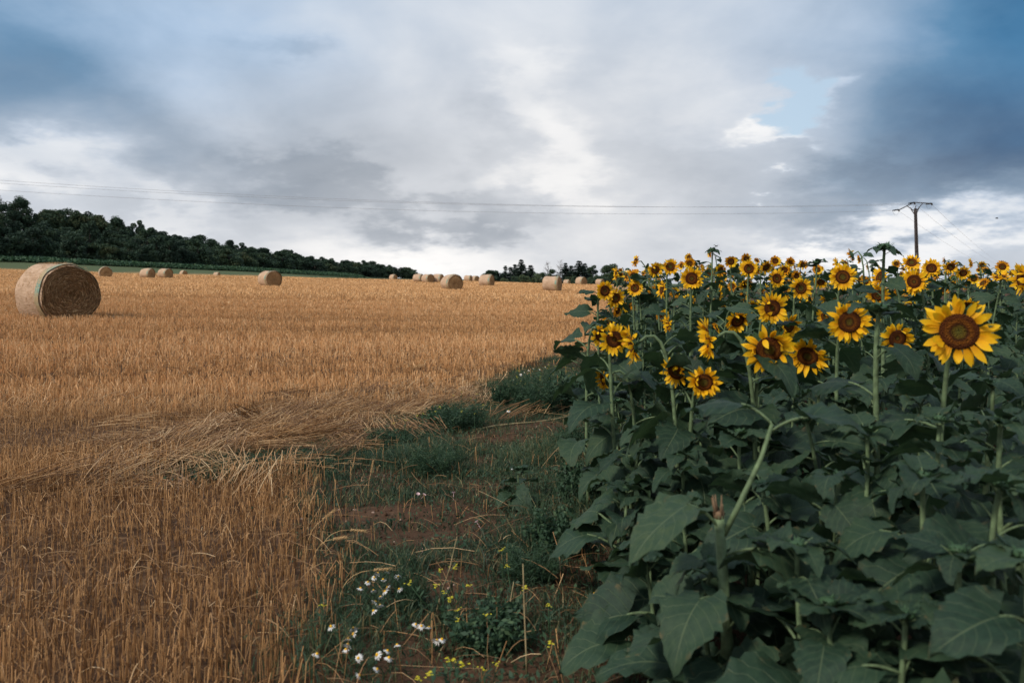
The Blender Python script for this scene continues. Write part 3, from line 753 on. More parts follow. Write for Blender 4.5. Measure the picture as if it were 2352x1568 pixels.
for k, (Rr, Hh, z0, nl, nq, sz) in enumerate(((4.6, 8.8, 1.8, 24, 6500, 0.60), (5.4, 8.0, 1.6, 28, 7500, 0.60), (3.8, 10.0, 1.8, 22, 6000, 0.56), (5.0, 9.4, 2.0, 20, 5500, 0.58), (4.2, 7.6, 1.4, 20, 5500, 0.52), (4.6, 8.6, 2.6, 24, 3400, 0.50))):
    BROAD.append((broad_crown(100 + k, Rr, Hh, z0, nl, nq, sz), trunk_mesh(200 + k, z0 + Hh, 0.28, 9, Rr * 0.8, z0)))
def conifer(seed, Hh, Rr, n_tiers, z0=0.6, mat='needle', dens=1.0):
    rg = np.random.default_rng(seed); C = []; rn = []; tb = MB()
    tb.tube([(0, 0, -0.8), (0, 0, Hh * 0.5), (0, 0, Hh * 0.985)], [0.2, 0.12, 0.02], 6)
    for i in range(n_tiers):
        f = (i + rg.uniform(0, 0.8)) / n_tiers; z = z0 + (Hh - z0) * f; L = Rr * (1 - f) ** 0.85 * rg.uniform(0.6, 1.1) + 0.12; nb = int(rg.integers(5, 8))
        for q in range(nb):
            a = rg.uniform(0, 6.283); l = L * rg.uniform(0.55, 1.15); m = max(10, int(60 * dens * l / Rr + 8))
            t = rg.random(m) ** 0.7; sp = 0.16 * l * (1.1 - t) + 0.08
            xx = np.cos(a) * l * t + rg.normal(0, 1, m) * sp; yy = np.sin(a) * l * t + rg.normal(0, 1, m) * sp
            zz = z - 0.30 * l * t + 0.18 * l * t * t - np.abs(rg.normal(0, 0.12, m)) + 0.06
            C.append(np.stack([xx, yy, zz], -1)); rn.append(np.clip(rg.normal(0.45, 0.2, m), 0, 1))
            tb.tube([(0, 0, z), (math.cos(a) * l * 0.9, math.sin(a) * l * 0.9, z - 0.16 * l)], [0.035, 0.008], 3, cap=False)
    C = np.concatenate(C); rn = np.concatenate(rn); V, Fq = leaf_quads(C, 0.48, rg, 0.3)
    return npmesh('crown', V, Fq, [M[mat]], {'rnd': np.repeat(rn, 4)}), tb.mesh('trunk', [M['bark']])
def bare_tree(seed, Hh):
    rg = np.random.default_rng(seed); tw = MB(); tb = MB()
    tb.tube([(0, 0, -0.8), (0.1, 0, Hh * 0.6), (0, 0.1, Hh)], [0.16, 0.09, 0.015], 5)
    for k in range(34):
        z = Hh * rg.uniform(0.3, 0.95); a = rg.uniform(0, 6.283); L = (Hh - z) * 0.4 + rg.uniform(0.5, 1.3)
        e = Vector((math.cos(a) * L * 0.6, math.sin(a) * L * 0.6, z + L * 0.75)); s = Vector((0.05, 0, z)); tw.tube([s, s.lerp(e, 0.5) + Vector((0, 0, -0.08)), e], [0.035, 0.025, 0.012], 3, cap=False)
        for q in range(5):
            p = s.lerp(e, rg.uniform(0.35, 0.95)); d = Vector(rg.normal(size=3)) * 0.45; d.z = abs(d.z); tw.tube([p, p + d], [0.018, 0.008], 3, cap=False)
    return tw.mesh('crown', [M['dry_leaf']]), tb.mesh('trunk', [M['bark']])
def place_tree(kindname, meshes, x, y, h_scale, w_scale, rz, label, group, sink=0.2, cat='tree'):
    t_ = thing(kindname, label, cat, (x, y, gz(x, y) - sink), rz, group, (w_scale, w_scale, h_scale))
    obj('trunk', meshes[1], t_); obj('crown', meshes[0], t_)
    return t_
# wooded slope: every tree of the slope that shows
seg = np.linalg.norm(np.diff(WOOD, axis=0), axis=1); cum = np.concatenate([[0], np.cumsum(seg)])
def wood_pt(s, d):
    i = int(np.clip(np.searchsorted(cum, s) - 1, 0, len(seg) - 1)); t = (s - cum[i]) / seg[i]; p = WOOD[i] * (1 - t) + WOOD[i + 1] * t
    dv = (WOOD[i + 1] - WOOD[i]) / seg[i]; nv = np.array([-dv[1], dv[0]]); return p + nv * d
rgt = np.random.default_rng(21)
ROWS = [(1, 0.86, 'at the wooded slope\'s foot behind the crop'), (9, 0.95, 'low on the wooded slope'), (19, 1.0, 'halfway up the wooded slope'), (31, 1.0, 'high on the wooded slope'), (44, 1.0, 'near the crest of the wooded slope'), (57, 1.0, 'on the wooded crest against the sky')]
LOOK = ['round-crowned dark green tree', 'wide spreading dark green tree', 'tall narrow dark green tree', 'full dark green tree with lobed crown', 'small bushy dark green tree', 'thin-crowned see-through tree']
ntree = 0
for ri, (d, hs, where) in enumerate(ROWS):
    s = cum[2] - 48 + rgt.uniform(0, 6)
    while s < cum[5] + 25:
        fr = np.clip((s - cum[2]) / (cum[5] - cum[2]), 0, 1)
        step = (7.2 + 7.0 * fr) * rgt.uniform(0.75, 1.25)
        if not (fr > 0.55 and ri in (1, 3)) and not (fr > 0.85 and ri > 3):
            p = wood_pt(s, d + rgt.normal(0, 2.0)); k = int(rgt.integers(0, 5))
            if ri == 5 and rgt.random() < 0.45: k = 5
            hsc = hs * rgt.uniform(0.80, 1.18) * (1.0 - 0.10 * fr); ws = rgt.uniform(0.85, 1.2) * (1 + 0.25 * fr)
            px = CX + F * p[0] / p[1]
            if px > -120:
                place_tree('woodland_tree', BROAD[k], p[0], p[1], hsc, ws, rgt.uniform(0, 6.28), LOOK[k] + ' ' + where, 'trees of the wooded slope', 0.6); ntree += 1
        s += step
# tree line beyond the crest, between the bales and the sunflowers
CON = [conifer(31, 10, 3.2, 24), conifer(32, 10, 4.0, 24, 0.8, 'needle', 1.2), conifer(33, 10, 2.9, 20, 0.6, 'needle', 0.8)]
BARE = [bare_tree(41, 10), bare_tree(43, 10)]
LINE = [(1131, 621, 300, 'b', 1, 0.62, 'low spreading broadleaf tree with flat top, at the end of the tree line'), (1150, 624, 306, 'b', 4, 0.50, 'small dark broadleaf tree between the flat-topped tree and the conifers'),
        (1161, 609, 296, 'c', 2, 0.70, 'slender pointed conifer, first beside the flat-topped tree'), (1172, 612, 305, 'c', 2, 0.8, 'thin conifer squeezed between two taller conifers'), (1183, 606, 300, 'c', 0, 0.80, 'pointed conifer leaning on the tallest conifer'),
        (1197, 595, 292, 'c', 1, 0.92, 'tallest dark conifer of the tree line'), (1219, 608, 299, 'c', 0, 0.95, 'pointed conifer standing just beside the tallest one'), (1209, 618, 312, 'b', 4, 0.5, 'brownish small tree behind the pointed conifers'),
        (1259, 603, 304, 'n', 0, 0.9, 'bare leafless tree with fine twigs above dark trees'), (1252, 622, 300, 'b', 4, 0.52, 'dark rounded tree under the bare twigs'), (1271, 618, 297, 'b', 3, 0.42, 'dense dark tree between the two bare trees'),
        (1287, 597, 306, 'n', 1, 0.75, 'tall thin bare tree beside the dense conifers'), (1299, 603, 296, 'c', 1, 0.85, 'dense dark conifer beside the thin bare tree'), (1312, 609, 300, 'c', 0, 0.9, 'shorter conifer between two dense dark conifers'),
        (1330, 598, 293, 'c', 1, 1.15, 'broad dark conifer, largest near the sunflower end of the tree line'), (1343, 604, 300, 'c', 1, 1.0, 'dark conifer tucked behind the broad one'), (1359, 608, 298, 'b', 2, 0.55, 'loose-crowned broadleaf tree next to the broad conifer'),
        (1402, 605, 285, 'b', 0, 0.70, 'rounded green broadleaf tree beside the sunflowers'), (1422, 618, 292, 'b', 4, 0.6, 'smaller broadleaf tree partly hidden by sunflowers'), (1386, 628, 294, 'b', 4, 0.40, 'low bushy tree between the conifers and the rounded tree'),
        (1240, 626, 305, 'b', 4, 0.4, 'low dark tree filling the gap beside the bare tree')]
for (px, ty, D, kd, k, ws, lab) in LINE:
    X, Y = at(px, 0, D); z0 = gz(X, Y) - 0.3; h = EYE + (HY - ty) / F * D - z0; ws *= 1.75 if kd == 'c' else 1.45
    if kd == 'b': ms = BROAD[k]; nat = (11.0, 9.8, 12.0, 11.8, 9.4, 11.8)[k] + 0.6; nm = 'broadleaf_tree'
    elif kd == 'c': ms = CON[k]; nat = 10.1; nm = 'conifer'
    else: ms = BARE[k]; nat = 10.2; nm = 'bare_tree'
    place_tree(nm, ms, X, Y, h / nat, ws, px * 1.7, lab, 'tree line beyond the bales', 0.3)
def shrub_mesh(seed):
    rg = np.random.default_rng(seed); C = []; st = MB()
    for k in range(9):
        c = np.array([rg.normal(0, 0.9), rg.normal(0, 0.7), rg.uniform(0.5, 1.6)]); m = 110
        d = rg.normal(size=(m, 3)); d /= np.linalg.norm(d, axis=1)[:, None]; C.append(c + d * rg.uniform(0.5, 0.95) * np.array([1, 1, 0.75])); st.tube([(0, 0, -0.3), tuple(c)], [0.06, 0.02], 4)
    C = np.concatenate(C); V, Fq = leaf_quads(C, 0.32, rg)
    return npmesh('crown', V, Fq, [M['wood_leaf']], {'rnd': np.repeat(np.clip(rg.normal(0.75, 0.2, len(C)), 0, 1), 4)}), st.mesh('trunk', [M['bark']])
SH = [shrub_mesh(51), shrub_mesh(52)]
for k, (px, D, s, lab) in enumerate(((1183, 268, 1.3, 'rounded green shrub at the foot of the pointed conifers'), (1206, 262, 1.5, 'wide green shrub at the foot of the tallest conifer'), (1232, 260, 1.6, 'greyish domed shrub in front of the gap in the tree line'), (1255, 275, 1.3, 'low shrub under the bare tree'),
                                     (1316, 265, 1.4, 'green shrub beside the far bale before the broad conifer'), (1361, 262, 1.6, 'broad low shrub under the loose-crowned tree'), (1384, 268, 1.5, 'low shrub next to the rounded tree'), (1160, 278, 1.2, 'low shrub under the slender conifer'))):
    X, Y = at(px, 0, D); place_tree('shrub', SH[k % 2], X, Y, s * 1.25, s, k * 2.1, lab, 'shrubs along the tree line', 0.1, 'shrub')

# green crop strip along the foot of the wood
rgc = np.random.default_rng(61)
n = 15000
s = rgc.uniform(cum[2] - 60, cum[4] + 60, n); d = -rgc.uniform(3.5, 15, n)
pt = np.array([wood_pt(a, b_) for a, b_ in zip(s, d)])
z = ground_z(pt[:, 0], pt[:, 1]) + rgc.uniform(0.1, 1.0, n) ** 0.6 * (1.75 + 0.15 * np.sin(s * 0.9))
V, Fq = leaf_quads(np.stack([pt[:, 0], pt[:, 1], z], -1), 0.75, rgc)
tag(obj('crop_strip', npmesh('crop_strip', V, Fq, [M['crop']], {'rnd': np.repeat(np.clip(rgc.normal(0.55, 0.22, n), 0, 1), 4)})), 'strip of tall green crop along the foot of the wood', 'crop', None, 'stuff')

# ---------------------------------------------------------------- green verge
def blades(x, y, h, w, lean, rnd, rg, z=None):
    n = len(x); z = (ground_z(x, y) - 0.01) if z is None else z
    a = rg.uniform(0, 6.283, n); ca, sa = np.cos(a), np.sin(a); f = rg.uniform(0, 6.283, n)
    l1 = lean * 0.35 * h; l2 = lean * h
    P0 = np.stack([x, y, z], -1); P1 = np.stack([x + np.cos(f) * l1, y + np.sin(f) * l1, z + h * 0.55], -1); P2 = np.stack([x + np.cos(f) * l2, y + np.sin(f) * l2, z + h * (1 - 0.25 * np.clip(lean, 0, 1.5))], -1)
    wv = np.stack([ca * w / 2, sa * w / 2, np.zeros(n)], -1)
    V = np.stack([P0 - wv, P0 + wv, P1 + wv * 0.8, P1 - wv * 0.8, P2 + wv * 0.12, P2 - wv * 0.12], 1)
    q = np.array([(0, 1, 2, 3), (3, 2, 4, 5)])
    return V.reshape(-1, 3), (np.arange(n)[:, None, None] * 6 + q[None]).reshape(-1, 4), np.repeat(rnd, 6)
rgv = np.random.default_rng(71)
TUFT = [(980, 1055, 0.42, 0.95), (1020, 1030, 0.3, 0.8), (1060, 955, 0.42, 0.7), (895, 985, 0.36, 0.6), (1250, 900, 0.9, 1.3), (1320, 905, 0.9, 1.3), (1190, 920, 0.5, 0.9), (1270, 1190, 0.40, 0.9), (1200, 1260, 0.3, 0.7), (930, 1330, 0.10, 0.9), (1330, 1150, 0.5, 0.9), (1340, 1050, 0.5, 1.0), (1100, 1420, 0.3, 0.6), (880, 1420, 0.3, 0.7), (800, 1500, 0.3, 0.7), (1250, 1450, 0.35, 0.6), (640, 1065, 0.4, 0.3), (500, 1075, 0.4, 0.3), (750, 1050, 0.4, 0.4)]
TUFT = [(*at(a, b_), r_, k) for a, b_, r_, k in TUFT]
def tuft_amount(x, y):
    t_ = np.zeros(np.shape(x))
    for cx_, cy_, r_, k in TUFT: t_ = np.maximum(t_, k * np.exp(-((x - cx_) ** 2 + (y - cy_) ** 2) / (r_ * r_)))
    return t_
def verge_points(n):
    x = rgv.uniform(-3.2, 2.2, n); y = rgv.uniform(2.2, 15.0, n)
    return x[(k := in_verge(x + rgv.normal(0, 0.14, n), y + rgv.normal(0, 0.10, n)))], y[k]
x, y = verge_points(420000)
cover = np.clip(2.1 * fnoise(x * 1.4, y * 1.4) - 0.36, 0.08, 1) * (1 - 0.82 * soil_amount(x, y)) + 0.55 * tuft_amount(x, y)
cover *= np.where(x > field_edge(y) + 0.1, 0.25, 1.0)
k = rgv.random(len(x)) < cover * 0.9; x, y = x[k], y[k]; n = len(x)
tf = tuft_amount(x, y)
h = (0.025 + 0.085 * fnoise(x * 2.2, y * 2.2) ** 1.5 + 0.16 * tf * fnoise(x * 5, y * 5 + 8)) * rgv.uniform(0.4, 1.4, n)
rnd = np.clip(rgv.normal(0.45, 0.17, n) + 0.8 * (fnoise(x * 1.3 + 5, y * 1.3) - 0.5), 0, 0.86); rnd = np.where(rgv.random(n) < 0.12, rgv.uniform(0.88, 1.0, n), rnd)
V, Fq, rr = blades(x, y, h, rgv.uniform(0.003, 0.0075, n), np.abs(rgv.normal(0.5, 0.5, n)), rnd, rgv)
tag(obj('verge_grass', npmesh('verge_grass', V, Fq, [M['grass']], {'rnd': rr})), 'dark green grass growing along the verge beside the sunflowers', 'grass', None, 'stuff')
# feathery camomile foliage and small round-leaved weeds
def needles(x, y, z, L, w, rnd, rg):
    n = len(x); d = rg.normal(size=(n, 3)); d[:, 2] = np.abs(d[:, 2]) * 0.8; d /= np.linalg.norm(d, axis=1)[:, None]
    c = np.cross(d, rg.normal(size=(n, 3))); c /= np.linalg.norm(c, axis=1)[:, None]; P0 = np.stack([x, y, z], -1); e = P0 + d * L[:, None]; s = c * (w / 2)[:, None]
    return np.stack([P0 - s, P0 + s, e + s * 0.3, e - s * 0.3], 1).reshape(-1, 3), np.arange(4 * n).reshape(-1, 4), np.repeat(rnd, 4)
x, y = verge_points(200000); tf = tuft_amount(x, y)
k = rgv.random(len(x)) < np.clip(1.0 * tf + 0.02 + 0.4 * (fnoise(x * 1.9 + 3, y * 1.9) - 0.45), 0, 1) * (1 - 0.8 * soil_amount(x, y)); x, y, tf = x[k], y[k], tf[k]; n = len(x)
z = ground_z(x, y) + rgv.random(n) ** 0.8 * (0.05 + 0.22 * np.clip(tf, 0, 1.2))
V, Fq, rr = needles(x, y, z, rgv.uniform(0.015, 0.05, n), rgv.uniform(0.002, 0.004, n), np.clip(rgv.normal(0.5, 0.2, n), 0, 1), rgv)
tag(obj('feathery_weeds', npmesh('feathery_weeds', V, Fq, [M['weed']], {'rnd': rr})), 'feathery dark green weed foliage in tufts on the verge', 'weeds', None, 'stuff')
x, y = verge_points(90000)
k = rgv.random(len(x)) < np.clip(1.3 * fnoise(x * 1.1 + 20, y * 1.1) - 0.28, 0.02, 1) * (1 - 0.9 * soil_amount(x, y)); x, y = x[k], y[k]; n = len(x)
V, Fq = leaf_quads(np.stack([x, y, ground_z(x, y) + rgv.uniform(0.0, 0.06, n)], -1), 0.024, rgv)
tag(obj('small_weeds', npmesh('small_weeds', V, Fq, [M['weed']], {'rnd': np.repeat(np.clip(rgv.normal(0.5, 0.22, n), 0, 1), 4)})), 'low small-leaved weeds creeping over the reddish verge soil', 'weeds', None, 'stuff')
# dry straw tangle on the verge
x, y = verge_points(5200); k = rgv.random(len(x)) < np.where(y < 4.6, 0.38, 0.14); x, y = x[k], y[k]; n = len(x)
V, Fq, rr = strands(x, y, ground_z(x, y) + rgv.uniform(0.01, 0.12, n), rgv.uniform(0, 6.28, n), rgv.uniform(0.08, 0.36, n), (rgv.normal(0, 0.06, n), rgv.uniform(0, 0.03, n)), rgv.normal(0, 0.15, n), rgv.uniform(0.0010, 0.0022, n), np.clip(rgv.normal(0.35, 0.22, n), 0, 1))
tag(obj('dry_straw', npmesh('dry_straw', V, Fq, [M['straw']], {'rnd': rr})), 'dry straw tangled in the weeds of the verge', 'straw', None, 'stuff')

# clods on the bare soil
n = 2600; x, y = verge_points(26000); k = rgv.random(len(x)) < soil_amount(x, y) * 0.5 + 0.06; x, y = x[k], y[k]; n = len(x)
dirs = np.array([(1, 0, 0), (0, 1, 0), (-1, 0, 0), (0, -1, 0), (0, 0, 0.75), (0, 0, -0.6)]); r_ = rgv.uniform(0.003, 0.014, n) * rgv.uniform(0.4, 1.2, n)
V = np.stack([x, y, ground_z(x, y) + 0.012], -1)[:, None, :] + dirs[None] * r_[:, None, None] * rgv.uniform(0.7, 1.4, (n, 6, 1)) + rgv.normal(0, 0.15, (n, 6, 3)) * r_[:, None, None]
tri = np.array([(0, 1, 4), (1, 2, 4), (2, 3, 4), (3, 0, 4), (1, 0, 5), (2, 1, 5), (3, 2, 5), (0, 3, 5)])
tag(obj('soil_clods', npmesh('soil_clods', V.reshape(-1, 3), (np.arange(n)[:, None, None] * 6 + tri[None]).reshape(-1, 3), [M['ground']], {'straw': np.zeros(n * 6), 'green': np.zeros(n * 6), 'full_straw': np.zeros(n * 6)})), 'crumbled reddish soil clods on the bare verge', 'soil', None, 'stuff')
# bushy weed clumps
def clump_mesh(seed, feathery):
    rg = np.random.default_rng(seed); st = MB(); C = []; T = []
    for k in range(34):
        a = rg.uniform(0, 6.283); r_ = math.sqrt(rg.random()) * 0.75; hh = rg.uniform(0.45, 1.0) * (1.05 - 0.5 * r_); p0 = Vector((math.cos(a) * r_ * 0.55, math.sin(a) * r_ * 0.55, -0.03)); p1 = Vector((math.cos(a) * r_ * 1.1, math.sin(a) * r_ * 1.1, hh))
        st.tube([p0, p0.lerp(p1, 0.5) + Vector((rg.normal(0, 0.04), rg.normal(0, 0.04), 0.05)), p1], [0.012, 0.009, 0.004], 4, cap=False)
        m = 120 if feathery else 60
        t = rg.uniform(0.12, 1.02, m); C.append(np.array([tuple(p0.lerp(p1, float(q))) for q in t]) + rg.normal(0, 0.07, (m, 3)))
    C = np.concatenate(C); C[:, 2] = np.maximum(C[:, 2], 0.01); n_ = len(C); rn = np.clip(rg.normal(0.5, 0.22, n_), 0, 1)
    if feathery: V, Fq, rr = needles(C[:, 0], C[:, 1], C[:, 2], rg.uniform(0.06, 0.17, n_), rg.uniform(0.012, 0.022, n_), rn, rg)
    else: V, Fq = leaf_quads(C, 0.115, rg); rr = np.repeat(rn, 4)
    return npmesh('foliage', V, Fq, [M['weed']], {'rnd': rr}), st.mesh('stem_cluster', [M['bract']])
CLUMP = [clump_mesh(1, True), clump_mesh(2, False), clump_mesh(3, True), clump_mesh(4, False)]
for k, (px, py, h_, w_, q, lab) in enumerate(((1255, 945, 0.50, 0.40, 0, 'tall bushy weed clump topped with white flowers near the field corner'), (1325, 940, 0.50, 0.42, 3, 'tall bushy weed clump leaning on the sunflower field corner'), (1195, 935, 0.40, 0.26, 2, 'bushy weed clump next to the leafy upright weed'), (1152, 935, 0.36, 0.16, 1, 'leafy upright weed at the end of the flattened straw'),
        (1062, 985, 0.30, 0.34, 2, 'round dark weed clump with yellow flowers beside bare soil'), (1015, 975, 0.24, 0.24, 1, 'leafy weed clump behind the bare soil, beside the straw'), (895, 1018, 0.20, 0.26, 0, 'low rounded weed clump against the flattened straw'), (985, 1090, 0.27, 0.24, 2, 'feathery weed tuft standing alone between bare patches'), (1030, 1070, 0.20, 0.18, 0, 'smaller feathery tuft beside the lone feathery weed'),
        (1345, 1035, 0.34, 0.30, 0, 'grassy weed clump against the sunflower edge, behind the fallen stalk'), (1335, 1150, 0.30, 0.26, 3, 'leafy weed clump between the young sunflower and the field'), (1275, 1265, 0.28, 0.24, 1, 'dark leafy weed clump near the lone young sunflower'), (1215, 1330, 0.20, 0.22, 2, 'feathery clump in front of the dark leafy weeds'), (940, 1400, 0.24, 0.10, 0, 'narrow upright tuft beside the camomile blossoms'), (1130, 1480, 0.20, 0.24, 3, 'leafy weeds between dry stalks in the near verge'), (720, 1068, 0.13, 0.30, 0, 'low feathery weed patch along the strip by the stubble'), (560, 1080, 0.11, 0.30, 2, 'low weed patch at the thin end of the green strip'))):
    x_, y_ = at(px, py); t_ = thing('weed_clump', lab, 'weeds', (x_, y_, gz(x_, y_)), k * 1.3, 'weed clumps on the verge', (w_, w_, h_))
    obj('stem_cluster', CLUMP[q][1], t_); obj('foliage', CLUMP[q][0], t_)
# camomile plants
def daisy_meshes(seed):
    rg = np.random.default_rng(seed); p = MB(); n = 14
    for k in range(n):
        a = 2 * math.pi * k / n + rg.normal(0, 0.06); L = rg.uniform(0.85, 1.1); dr = -0.25 - rg.uniform(0, 0.35); c, s = math.cos(a), math.sin(a)
        V = []
        for t_, w in ((0.28, 0.08), (0.7, 0.15), (1.0, 0.07)):
            for q in (-1, 1): V.append((c * L * t_ - s * w * q, s * L * t_ + c * w * q, dr * t_ * t_ + 0.05))
        p.add(V, [(0, 1, 3, 2), (2, 3, 5, 4)])
    d = MB(); V = [(0, 0, 0.36)]; Fq = []
    for i in range(1, 4):
        for k in range(8): V.append((math.cos(k * math.pi / 4) * 0.36 * math.sin(i / 3 * 1.57), math.sin(k * math.pi / 4) * 0.36 * math.sin(i / 3 * 1.57), 0.36 * math.cos(i / 3 * 1.57)))
    Fq = [(0, 1 + k, 1 + (k + 1) % 8) for k in range(8)] + [(1 + i * 8 + k, 9 + i * 8 + k, 9 + i * 8 + (k + 1) % 8, 1 + i * 8 + (k + 1) % 8) for i in range(2) for k in range(8)]
    d.add(V, Fq)
    return p.mesh('blossom', [M['white_petal']]), d.mesh('flower_centre', [M['gold']])
DAISY = [daisy_meshes(k) for k in (1, 2, 3)]
DPX = [(868, 1316), (889, 1312), (915, 1324), (845, 1336), (860, 1325), (880, 1330), (828, 1350), (858, 1355), (884, 1357), (917, 1352), (890, 1348), (874, 1370), (873, 1389), (858, 1402), (862, 1381), (812, 1445), (812, 1458), (800, 1471), (799, 1485), (794, 1497), (968, 1437), (955, 1433), (1003, 1473), (912, 1485), (893, 1517), (866, 1510), (823, 1518), (728, 1508), (866, 1545), (825, 1560), (890, 1500), (760, 1440), (1015, 1470), (985, 1440),
       (1380, 1362), (1366, 1362), (1375, 1372), (1168, 943), (1215, 850), (1225, 846), (1205, 855), (1240, 848), (1196, 860), (1253, 843), (1180, 872), (1356, 1090), (1472, 1195), (1510, 1200), (1335, 1100), (1175, 1075)]
centres = []
for p_ in DPX:                                     # gather neighbouring blossoms into plants
    x_, y_ = at(p_[0], p_[1] + 40, EYE * F / (p_[1] + 55 - HY))
    for c_ in centres:
        if math.hypot(c_[0][0] - x_, c_[0][1] - y_) < 0.16 and len(c_[1]) < 5: c_[1].append((x_, y_, p_)); break
    else: centres.append(((x_, y_), [(x_, y_, p_)]))
DL = ['camomile plant with white yellow-centred blossoms in the near verge weeds', 'single white camomile blossom standing in the weeds of the verge']
rgd = np.random.default_rng(81)
for (c_, fl) in centres:
    cx_ = sum(f[0] for f in fl) / len(fl); cy_ = sum(f[1] for f in fl) / len(fl); zb = gz(cx_, cy_)
    far = cy_ > 7
    t_ = thing('camomile_plant', ('white-flowered weed at the top of the bushy verge clump' if far else DL[len(fl) == 1]), 'flower', (cx_, cy_, zb), 0, 'white weeds on the bushy clump' if far else ('camomile plants on the verge' if len(fl) > 1 else 'single camomile blossoms'))
    st = MB()
    for (x_, y_, pp) in fl:
        zt = EYE - (pp[1] - HY) / F * y_ - zb
        zt = min(max(zt, 0.10), 0.6)
        st.tube([(rgd.normal(0, 0.02), rgd.normal(0, 0.02), -0.02), ((x_ - cx_) * 0.5, (y_ - cy_) * 0.5, zt * 0.6), (x_ - cx_, y_ - cy_, zt)], [0.0022, 0.0018, 0.0014], 4)
        pm, cm = DAISY[int(rgd.integers(0, 3))]; s_ = rgd.uniform(0.014, 0.0195)
        fo = obj('blossom', pm, t_, (x_ - cx_, y_ - cy_, zt), (rgd.normal(0.35, 0.4), rgd.normal(-0.1, 0.4), rgd.uniform(0, 6)), s_)
        obj('flower_centre', cm, fo)
    for q in range(26):
        a = rgd.uniform(0, 6.28); z0 = rgd.uniform(0.02, 0.18); L = rgd.uniform(0.02, 0.06); st.tube([(0, 0, z0), (math.cos(a) * L, math.sin(a) * L, z0 + 0.03)], 0.0011, 3, 1, cap=False)
    obj('stem_cluster', st.mesh('stem_cluster', [M['bract'], M['weed']]), t_)
# mustard plants with yellow flowers
def mustard_mesh(seed):
    rg = np.random.default_rng(seed); b = MB()
    for k in range(9):
        c = Vector((rg.normal(0, 0.008), rg.normal(0, 0.008), rg.uniform(-0.012, 0.014)))
        a0 = rg.uniform(0, 1.5)
        for q in range(4):
            a = a0 + q * math.pi / 2; e = Vector((math.cos(a), math.sin(a), 0.25)) * 0.0065; s_ = Vector((-math.sin(a), math.cos(a), 0)) * 0.0032
            b.add([c, c + e * 0.7 + s_, c + e, c + e * 0.7 - s_], [(0, 1, 2, 3)])
    return b.mesh('blossom', [M['mustard']])
MU = [mustard_mesh(k) for k in (1, 2, 3)]
MPX = [(1044, 1303), (1032, 1376), (1010, 1310), (1053, 1400), (1118, 1412), (1154, 1262), (1165, 1300), (1020, 1360), (1075, 1345), (1000, 1345), (1062, 1525), (1030, 1515), (1052, 1424), (1108, 1535), (960, 1558), (985, 1548), (1140, 1525), (1205, 1350), (740, 1390), (940, 1340), (1265, 1478), (1260, 1390), (1042, 1515),
       (1042, 908), (1060, 900), (1082, 915), (1010, 935), (1000, 945), (972, 950), (958, 955), (1095, 905), (1110, 930), (1090, 950), (1060, 945), (930, 965), (905, 972)]
MPX += [(float(a), float(b_)) for a, b_ in zip(rgd.uniform(1165, 1340, 46), rgd.uniform(832, 890, 46))]
grp = {}
for p_ in MPX:
    Dd = EYE * F / (p_[1] + (90 if p_[1] > 1200 else 48) - HY); x_ = (p_[0] - CX) / F * Dd
    grp.setdefault((round(x_ / 0.30), round(Dd / 0.45)), []).append((x_, Dd, p_))
for key, fl in grp.items():
    cx_ = sum(f[0] for f in fl) / len(fl); cy_ = sum(f[1] for f in fl) / len(fl); zb = gz(cx_, cy_)
    lab = 'yellow-flowered weed standing among camomile and dry straw' if cy_ < 5 else ('yellow-flowered weed in the low clump beside the flattened straw' if cx_ < -0.2 else 'yellow-flowered weed in the tall clump at the sunflower field corner')
    t_ = thing('mustard_plant', lab, 'flower', (cx_, cy_, zb), 0, lab.replace('yellow-flowered weed', 'yellow weeds'))
    st = MB()
    for (x_, y_, pp) in fl:
        zt = min(max(EYE - (pp[1] - HY) / F * y_ - zb, 0.1), 0.75)
        st.tube([(rgd.normal(0, 0.02), rgd.normal(0, 0.02), -0.02), ((x_ - cx_) * 0.6, (y_ - cy_) * 0.6, zt * 0.55), (x_ - cx_, y_ - cy_, zt)], [0.003, 0.0022, 0.0012], 4)
        obj('blossom', MU[int(rgd.integers(0, 3))], t_, (x_ - cx_, y_ - cy_, zt), (0, 0, rgd.uniform(0, 6)), rgd.uniform(0.55, 0.95))
        for q in range(7):
            f = rgd.uniform(0.1, 0.9); a = rgd.uniform(0, 6.28); L = rgd.uniform(0.02, 0.05); c0 = Vector(((x_ - cx_) * f, (y_ - cy_) * f, zt * f)); e = c0 + Vector((math.cos(a) * L, math.sin(a) * L, 0.02)); s_ = Vector((-math.sin(a), math.cos(a), 0)) * L * 0.2
            st.add([c0, c0.lerp(e, 0.5) + s_, e, c0.lerp(e, 0.5) - s_], [(0, 1, 2, 3)], 1, rgd.uniform(0.2, 0.8))
    obj('stem_cluster', st.mesh('stem_cluster', [M['bract'], M['weed']]), t_)
